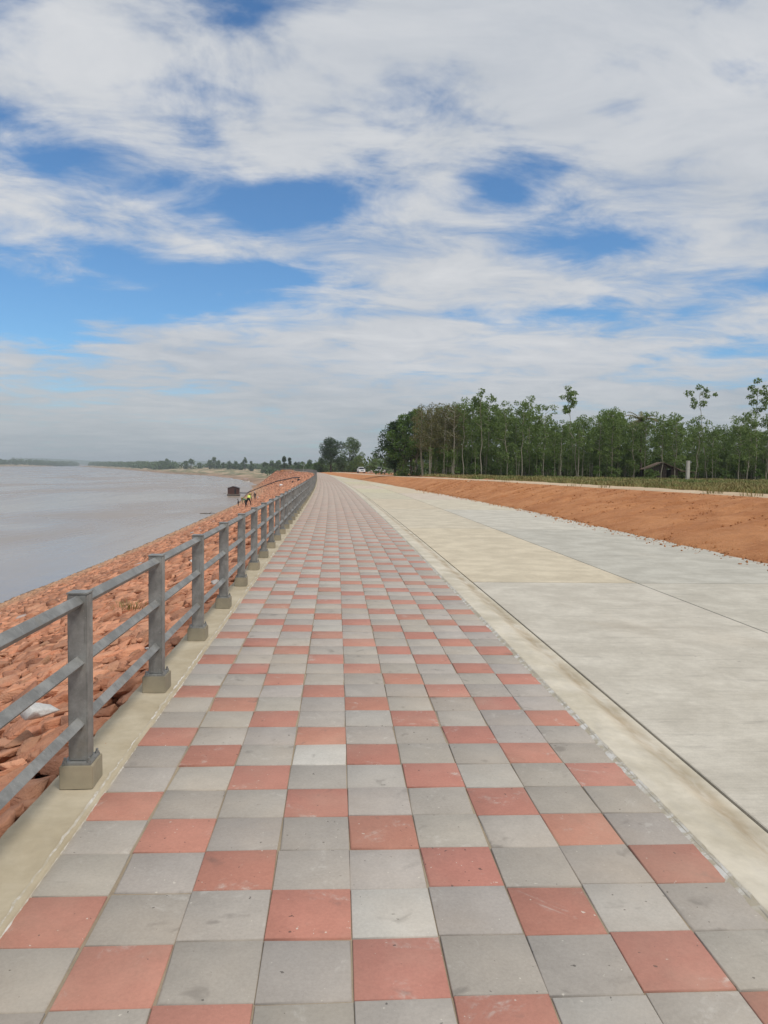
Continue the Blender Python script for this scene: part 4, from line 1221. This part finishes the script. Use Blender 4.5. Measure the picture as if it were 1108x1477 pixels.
# ------------------------------------------------------------------ people working on the slope
M['skin'] = simple('skin', (.20, .11, .075), .6); M['hivis'] = simple('hi_vis_cloth', (.66, .80, .16), .7, var=.08)
M['trouser'] = simple('dark_trousers', (.020, .020, .027), .9); M['shirt_dark'] = simple('dark_shirt', (.03, .032, .04), .9)
M['shirt_green'] = simple('green_shirt', (.10, .22, .10), .9); M['hat_white'] = simple('white_hat', (.70, .69, .66), .8); M['hat_straw'] = simple('straw_hat', (.42, .36, .12), .9)
def person(loc, rz, J, shirt, hat, label, vest=None, s=1.0):
    """J: joints by name in metres; the body is grown along them as one skin"""
    names = ['hip', 'belly', 'chest', 'neck', 'head', 'crown', 'shl', 'ell', 'wrl', 'fil', 'shr', 'elr', 'wrr', 'fir', 'hl', 'kl', 'al', 'tl', 'hr', 'kr', 'ar', 'tr']
    edges = [('hip', 'belly'), ('belly', 'chest'), ('chest', 'neck'), ('neck', 'head'), ('head', 'crown'), ('chest', 'shl'), ('shl', 'ell'), ('ell', 'wrl'), ('wrl', 'fil'),
             ('chest', 'shr'), ('shr', 'elr'), ('elr', 'wrr'), ('wrr', 'fir'), ('hip', 'hl'), ('hl', 'kl'), ('kl', 'al'), ('al', 'tl'), ('hip', 'hr'), ('hr', 'kr'), ('kr', 'ar'), ('ar', 'tr')]
    rad = dict(hip=.13, belly=.125, chest=.15, neck=.055, head=.085, crown=.075, shl=.065, shr=.065, ell=.045, elr=.045, wrl=.033, wrr=.033, fil=.036, fir=.036,
               hl=.095, hr=.095, kl=.062, kr=.062, al=.042, ar=.042, tl=.045, tr=.045)
    me = bpy.data.meshes.new('person'); me.from_pydata([J[n_] for n_ in names], [(names.index(a), names.index(b)) for a, b in edges], [])
    tmp = bpy.data.objects.new('tmp_person', me); col.objects.link(tmp)
    md = tmp.modifiers.new('skin', 'SKIN'); sv = me.skin_vertices[0].data
    for i, n_ in enumerate(names): sv[i].radius = (rad[n_], rad[n_] * (.8 if n_ in ('hip', 'belly', 'chest') else 1)); sv[i].use_root = (n_ == 'hip')
    tmp.modifiers.new('sub', 'SUBSURF').levels = 2
    dg = bpy.context.evaluated_depsgraph_get()
    body = bpy.data.meshes.new_from_object(tmp.evaluated_get(dg)); bpy.data.objects.remove(tmp)
    body.materials.clear()
    for k in (M['skin'], shirt, M['trouser']): body.materials.append(k)
    reg = dict(hip=2, belly=1, chest=1, neck=0, head=0, crown=0, shl=1, shr=1, ell=1, elr=1, wrl=0, wrr=0, fil=0, fir=0, hl=2, hr=2, kl=2, kr=2, al=2, ar=2, tl=2, tr=2)
    JP = np.array([J[n_] for n_ in names])
    for p in body.polygons:
        d = ((JP - np.array(p.center)) ** 2).sum(1); p.material_index = reg[names[int(d.argmin())]]; p.use_smooth = True
    o = link('person', body); o.location = loc; o.rotation_euler = (0, 0, rz); o.scale = (s,) * 3
    tag(o, label, 'person')
    if vest:
        a, b = Vector(J['belly']), Vector(J['neck']); h = Vector(J['hip'])
        mb = MB(); pts = [h.lerp(a, .5), a, Vector(J['chest']), Vector(J['chest']).lerp(b, .6)]
        mb.tube(pts, [.175, .18, .20, .12], 12); mb.build('vest', vest, o, True)
    c = Vector(J['crown']); ax = (c - Vector(J['neck'])).normalized()
    mb = MB(); mb.tube([c - ax * .02, c + ax * .0, c + ax * .09, c + ax * .13], [.17, .16, .095, .03], 12); mb.build('hat', hat, o, True)
    return o
stoop = dict(hip=(0, 0, .80), belly=(.10, 0, .92), chest=(.27, 0, 1.08), neck=(.40, 0, 1.17), head=(.49, 0, 1.22), crown=(.55, 0, 1.31),
             shl=(.28, .19, 1.08), ell=(.36, .25, .80), wrl=(.46, .22, .56), fil=(.50, .20, .47), shr=(.28, -.19, 1.08), elr=(.38, -.26, .82), wrr=(.50, -.22, .58), fir=(.54, -.2, .49),
             hl=(0, .12, .76), kl=(.08, .24, .42), al=(-.02, .32, .06), tl=(.15, .34, .02), hr=(0, -.12, .76), kr=(.10, -.24, .42), ar=(-.02, -.32, .06), tr=(.15, -.35, .02))
bend = {k: v for k, v in stoop.items()}
bend.update(hip=(0, 0, .74), belly=(.12, 0, .80), chest=(.36, 0, .90), neck=(.50, 0, .94), head=(.60, 0, .95), crown=(.68, 0, .99), shl=(.37, .18, .90), ell=(.43, .22, .62), wrl=(.50, .16, .38), fil=(.52, .14, .29),
            shr=(.37, -.18, .90), elr=(.44, -.22, .62), wrr=(.52, -.16, .38), fir=(.55, -.14, .29), hl=(0, .1, .70), kl=(.12, .13, .40), al=(-.04, .14, .06), tl=(.14, .15, .02), hr=(0, -.1, .70), kr=(.12, -.13, .40), ar=(-.04, -.14, .06), tr=(.14, -.15, .02))
stand = {k: v for k, v in stoop.items()}
stand.update(hip=(0, 0, .84), belly=(.02, 0, 1.0), chest=(.08, 0, 1.22), neck=(.12, 0, 1.36), head=(.15, 0, 1.45), crown=(.17, 0, 1.54), shl=(.08, .2, 1.24), ell=(.10, .25, .97), wrl=(.24, .22, .76), fil=(.29, .2, .69),
             shr=(.08, -.2, 1.24), elr=(.10, -.25, .97), wrr=(.24, -.22, .76), fir=(.29, -.2, .69), hl=(0, .1, .80), kl=(.06, .12, .44), al=(0, .13, .06), tl=(.16, .14, .02), hr=(0, -.1, .80), kr=(.06, -.12, .44), ar=(0, -.13, .06), tr=(.16, -.14, .02))
def on_slope(x, y, up_=.10): return (x, y, float(slope_z(x, y)) + up_)
person(on_slope(-10.55, 89.6), R(75), stoop, M['shirt_green'], M['hat_straw'], 'person in yellow-green hi-vis vest stooping on the red slope', M['hivis'], 1.06)
person(on_slope(-10.95, 91.2), R(150), bend, M['shirt_green'], M['hat_straw'], 'person in green shirt bending just behind the one in the hi-vis vest', None, 1.0)
person(on_slope(-17.5, 134), R(200), stand, M['shirt_dark'], M['dark_cloth'], 'person in dark clothes standing near the water edge', None, .80)
person(on_slope(-14.5, 133), R(120), stand, M['shirt_dark'], M['hat_white'], 'person in dark clothes and white hat standing higher up the slope', None, .88)
mb = MB(); mb.tube([(0, 0, 0), (0, 0, .34)], [.15, .19], 14); b_ = mb.build('white_bucket', M['plastic'], smooth=False); b_.location = on_slope(-14.0, 133.6, .08)
mb = MB(); mb.tube([(-.18, 0, .32), (-.12, 0, .47), (0, 0, .53), (.12, 0, .47), (.18, 0, .32)], .012, 5); mb.build('handle', M['float_dark'], b_); tag(b_, 'white bucket on the slope beside the person in the white hat', 'bucket')

# ------------------------------------------------------------------ vehicles at the road end
M['glass'] = simple('car_glass', (.012, .014, .016), .12); M['rubber'] = simple('tyre_rubber', (.02, .02, .02), .8); M['rim'] = simple('alloy_rim', (.45, .45, .46), .35, .6)
M['lamp'] = simple('headlamp_glass', (.62, .63, .62), .15); M['black'] = simple('black_trim', (.018, .018, .02), .6); M['red_lamp'] = simple('tail_lamp', (.35, .02, .02), .3)
def vehicle(name, loc, rz, paint, label, pickup=False):
    """front faces -Y; length about 4.6 m"""
    v = empty(name, loc, rz); tag(v, label, 'pickup' if pickup else 'car')
    def side(prof, hw, tw, mat, nm, parent):
        """side profile (y, z) swept over the width; the top edge is drawn in"""
        zs = [p[1] for p in prof]; z0, z1 = min(zs), max(zs)
        mb = MB(); n = len(prof)
        for sg in (-1, 1):
            for y, z in prof: mb.v.append((sg * (hw + (tw - hw) * ((z - z0) / (z1 - z0)) ** 1.5), y, z))
        mb.f += [tuple(range(n)), tuple(range(2 * n - 1, n - 1, -1))] + [(i, (i + 1) % n, (i + 1) % n + n, i + n) for i in range(n)]
        me_ = mb.mesh(nm, mat)
        bm = bmesh.new(); bm.from_mesh(me_); bmesh.ops.bevel(bm, geom=list(bm.edges), offset=.04, segments=2, affect='EDGES', clamp_overlap=True); bm.to_mesh(me_); bm.free()
        return link(nm, me_, parent)
    L0 = -2.3; L1 = 2.75 if pickup else 2.2; hood = 1.06 if pickup else .98
    body = side([(L0, .42), (L0 - .05, .62), (L0 + .08, .86), (L0 + .95, hood), (L1, hood + .02), (L1 + .03, .55), (L1 - .05, .40)], .88, .84, paint, 'body', v)
    if pickup:
        side([(-1.28, 1.04), (-.62, 1.72), (.55, 1.76), (.82, 1.06)], .80, .64, paint, 'cab', v)
        mb = MB(); mb.box(-.74, .74, .95, 2.68, 1.078, 1.09); mb.build('cargo_bed', M['black'], v)
        c0, c1, zr = -1.28, .82, 1.70
    else:
        side([(-1.40, .96), (-.62, 1.62), (1.0, 1.66), (2.08, 1.0)], .79, .62, paint, 'cab', v)
        c0, c1, zr = -1.40, 2.08, 1.58
    mb = MB(); mb.add([(-.70, c0 + .05, 1.10), (.70, c0 + .05, 1.10), (.58, -.70, zr - .05), (-.58, -.70, zr - .05), (-.70, c0 + .25, 1.09), (.70, c0 + .25, 1.09), (.58, -.55, zr - .06), (-.58, -.55, zr - .06)],
                    [(0, 1, 2, 3), (7, 6, 5, 4), (0, 4, 5, 1), (1, 5, 6, 2), (2, 6, 7, 3), (3, 7, 4, 0)])
    o_ = mb.build('windscreen', M['glass'], v); o_.location = (0, -.035, .015)
    for sg in (-1, 1):
        mb = MB(); mb.prism([(-.90, 1.12), (-.50, zr - .12), (.45, zr - .10), (.62, 1.12)], 0, sg * .70 - .07, sg * .70 + .07); mb.build('side_window', M['glass'], v)
        mb = MB(); mb.box(sg * .70 - .16, sg * .70 + .16, L0 - .045, L0 + .2, .68, .83, .02); mb.build('headlight', M['lamp'], v)
        mb = MB(); mb.box(sg * .95 - .10, sg * .95 + .10, -1.05, -.95, 1.06, 1.20, .015); mb.build('mirror', paint, v)
        mb = MB(); mb.box(sg * .74 - .1, sg * .74 + .1, L1 - .1, L1 + .05, .70, .95); mb.build('tail_light', M['red_lamp'], v)
        for y in (-1.45, L1 - .85):
            mb = MB(); mb.tube([(sg * .70, y, .33), (sg * .91, y, .33)], .34, 18); wh = mb.build('wheel', M['rubber'], v)
            mb = MB(); mb.tube([(sg * .90, y, .33), (sg * .925, y, .33)], .20, 14); mb.build('rim', M['rim'], wh)
    mb = MB(); mb.box(-.45, .45, L0 - .055, L0 + .1, .60, .80, .02); mb.build('grille', M['black'], v)
    mb = MB(); mb.box(-.86, .86, L0 - .12, L0 + .05, .36, .56, .03); mb.build('bumper', M['black'] if pickup else paint, v)
    return v
M['paint_white'] = simple('white_paint', (.76, .76, .75), .25, var=.03); M['paint_grey'] = simple('silver_paint', (.58, .58, .57), .3, .3, var=.04)
def gz_(x, y): return land(x, y) if y > 190 else float(crest_z(y))
vehicle('parked_car', (6.4, 202, .27), R(6), M['paint_white'], 'white car parked at the end of the dirt road')
vehicle('parked_pickup', (11.2, 197, .24), R(-18), M['paint_grey'], 'silver pickup with dark windscreen parked right of the white car', True)
vehicle('parked_pickup', (-11.6, 306, land(-11.6, 306) + .02), R(60), M['paint_white'], 'tiny white pickup beside the thin pole at the bend', True)
# heap of bagged material between the two cars
M['sack'] = simple('pale_sack', (.52, .42, .38), .9)
heap = empty('sack_heap', (9.1, 203, .22)); tag(heap, 'low heap of pale sacks between the white car and the pickup', 'sack heap')
for (x, y, z) in ((-.7, 0, .16), (0, .1, .16), (.7, 0, .16), (-.35, 0, .44), (.35, .05, .44), (0, 0, .72), (.95, .3, .16)):
    v_, f_ = hull_rock(int(40 * (x + 2) + 7 * z * 10), 16, (.42, .30, .17), .04); o_ = link('sack', np_mesh('sack', v_, f_, M['sack']), heap); o_.location = (x, y, z); o_.rotation_euler = (0, 0, x)
heap2 = hull_rock(77, 22, (1, 1, .6), .1, 1, .05)
o_ = link('soil_heap', np_mesh('soil_heap', *heap2, M['soil'], True)); o_.location = (8.2, 206, .15); o_.scale = (2.2, 1.6, .9); tag(o_, 'heap of red soil behind the pale sacks', 'soil heap')
o_ = link('soil_heap', np_mesh('soil_heap', *heap2, M['soil'], True)); o_.location = (-21.0, 318, -.3); o_.scale = (3.6, 2.4, 1.7); tag(o_, 'heap of red soil on the crest at the bend', 'soil heap')
mb = MB(); mb.tube([(0, 0, -.2), (0, 0, 4.4)], [.07, .045], 8); pole = mb.build('utility_pole', simple('pale_pole', (.55, .54, .52), .7)); pole.location = (-13.5, 302, land(-13.5, 302))
mb = MB(); mb.box(-.35, .35, -.03, .03, 4.1, 4.18); mb.build('crossarm', M['rim'], pole); tag(pole, 'thin pale pole standing at the bend of the embankment', 'pole')

# ------------------------------------------------------------------ concrete post and hut before the plantation
px_, py_ = 36.15, 75.0
me = bevel_box('concrete_post', .16, .16, -.2, 2.12, concrete_material('old_concrete', (.38, .36, .32), (.50, .48, .43)), .02, .06)
o_ = link('concrete_post', me); o_.location = (px_, py_, land(px_, py_)); tag(o_, 'pale square concrete post in the grass before the trees', 'post')
M['thatch'] = simple('old_roofing', (.25, .18, .14), .9, var=.35, scale=2.5, bump=.02); M['old_wood'] = simple('weathered_board', (.075, .055, .045), .9, var=.35, scale=3)
hut = empty('field_hut', (40.4, 91.4, land(40.4, 91.4)), R(-12)); hut.scale = (.85, .85, .85); tag(hut, 'low dark wooden hut with rusty roof half hidden by the trees', 'hut')
for sg in (-1, 1):
    mb = MB(); mb.prism([(sg * 2.5, 1.45), (0, 2.55), (0, 2.62), (sg * 2.55, 1.52)], 1, -2.2, 2.2); mb.build('roof', M['thatch'], hut)
for i in range(14):
    if i in (9, 10): continue
    mb = MB(); x = -2.1 + i * .30; mb.box(x + .01, x + .29, -1.82 - .015 * (i % 2), -1.78, 0, min(2.45 - abs(x + .15) * .44, 2.3) - .05); mb.build('wall_board', M['old_wood'], hut)
for x in (-2.1, 2.1):
    for y in (-1.8, 1.8):
        mb = MB(); mb.box(x - .06, x + .06, y - .06, y + .06, -.1, 1.62); mb.build('corner_post', M['old_wood'], hut)
mb = MB(); mb.prism([(2.4, 1.36), (4.6, 1.18), (4.6, 1.24), (2.4, 1.44)], 1, -2.0, 1.6); mb.build('lean_to_roof', M['thatch'], hut)
for x in (4.5,):
    for y in (-1.9, 1.5):
        mb = MB(); mb.box(x - .05, x + .05, y - .05, y + .05, -.1, 1.2); mb.build('lean_to_post', M['old_wood'], hut)
mb = MB(); mb.box(-2.05, 2.05, 1.74, 1.78, 0, 1.5); mb.build('back_wall', M['old_wood'], hut)

# ------------------------------------------------------------------ haze
mt = bpy.data.materials.new('river_haze'); mt.use_nodes = True; t = NT(mt.node_tree); t.n.clear()
pv = t.new('ShaderNodeVolumePrincipled'); pv.inputs['Color'].default_value = (.80, .88, .95, 1); pv.inputs['Density'].default_value = .00023; pv.inputs['Anisotropy'].default_value = 0.0
ou = t.new('ShaderNodeOutputMaterial'); t.l.new(pv.outputs[0], ou.inputs['Volume'])
mb = MB(); mb.box(-9200, 9200, -9200, 9200, -16, 62)
tag(mb.build('haze', mt), 'thin pale haze lying over the river and far banks', 'haze', kind='stuff')
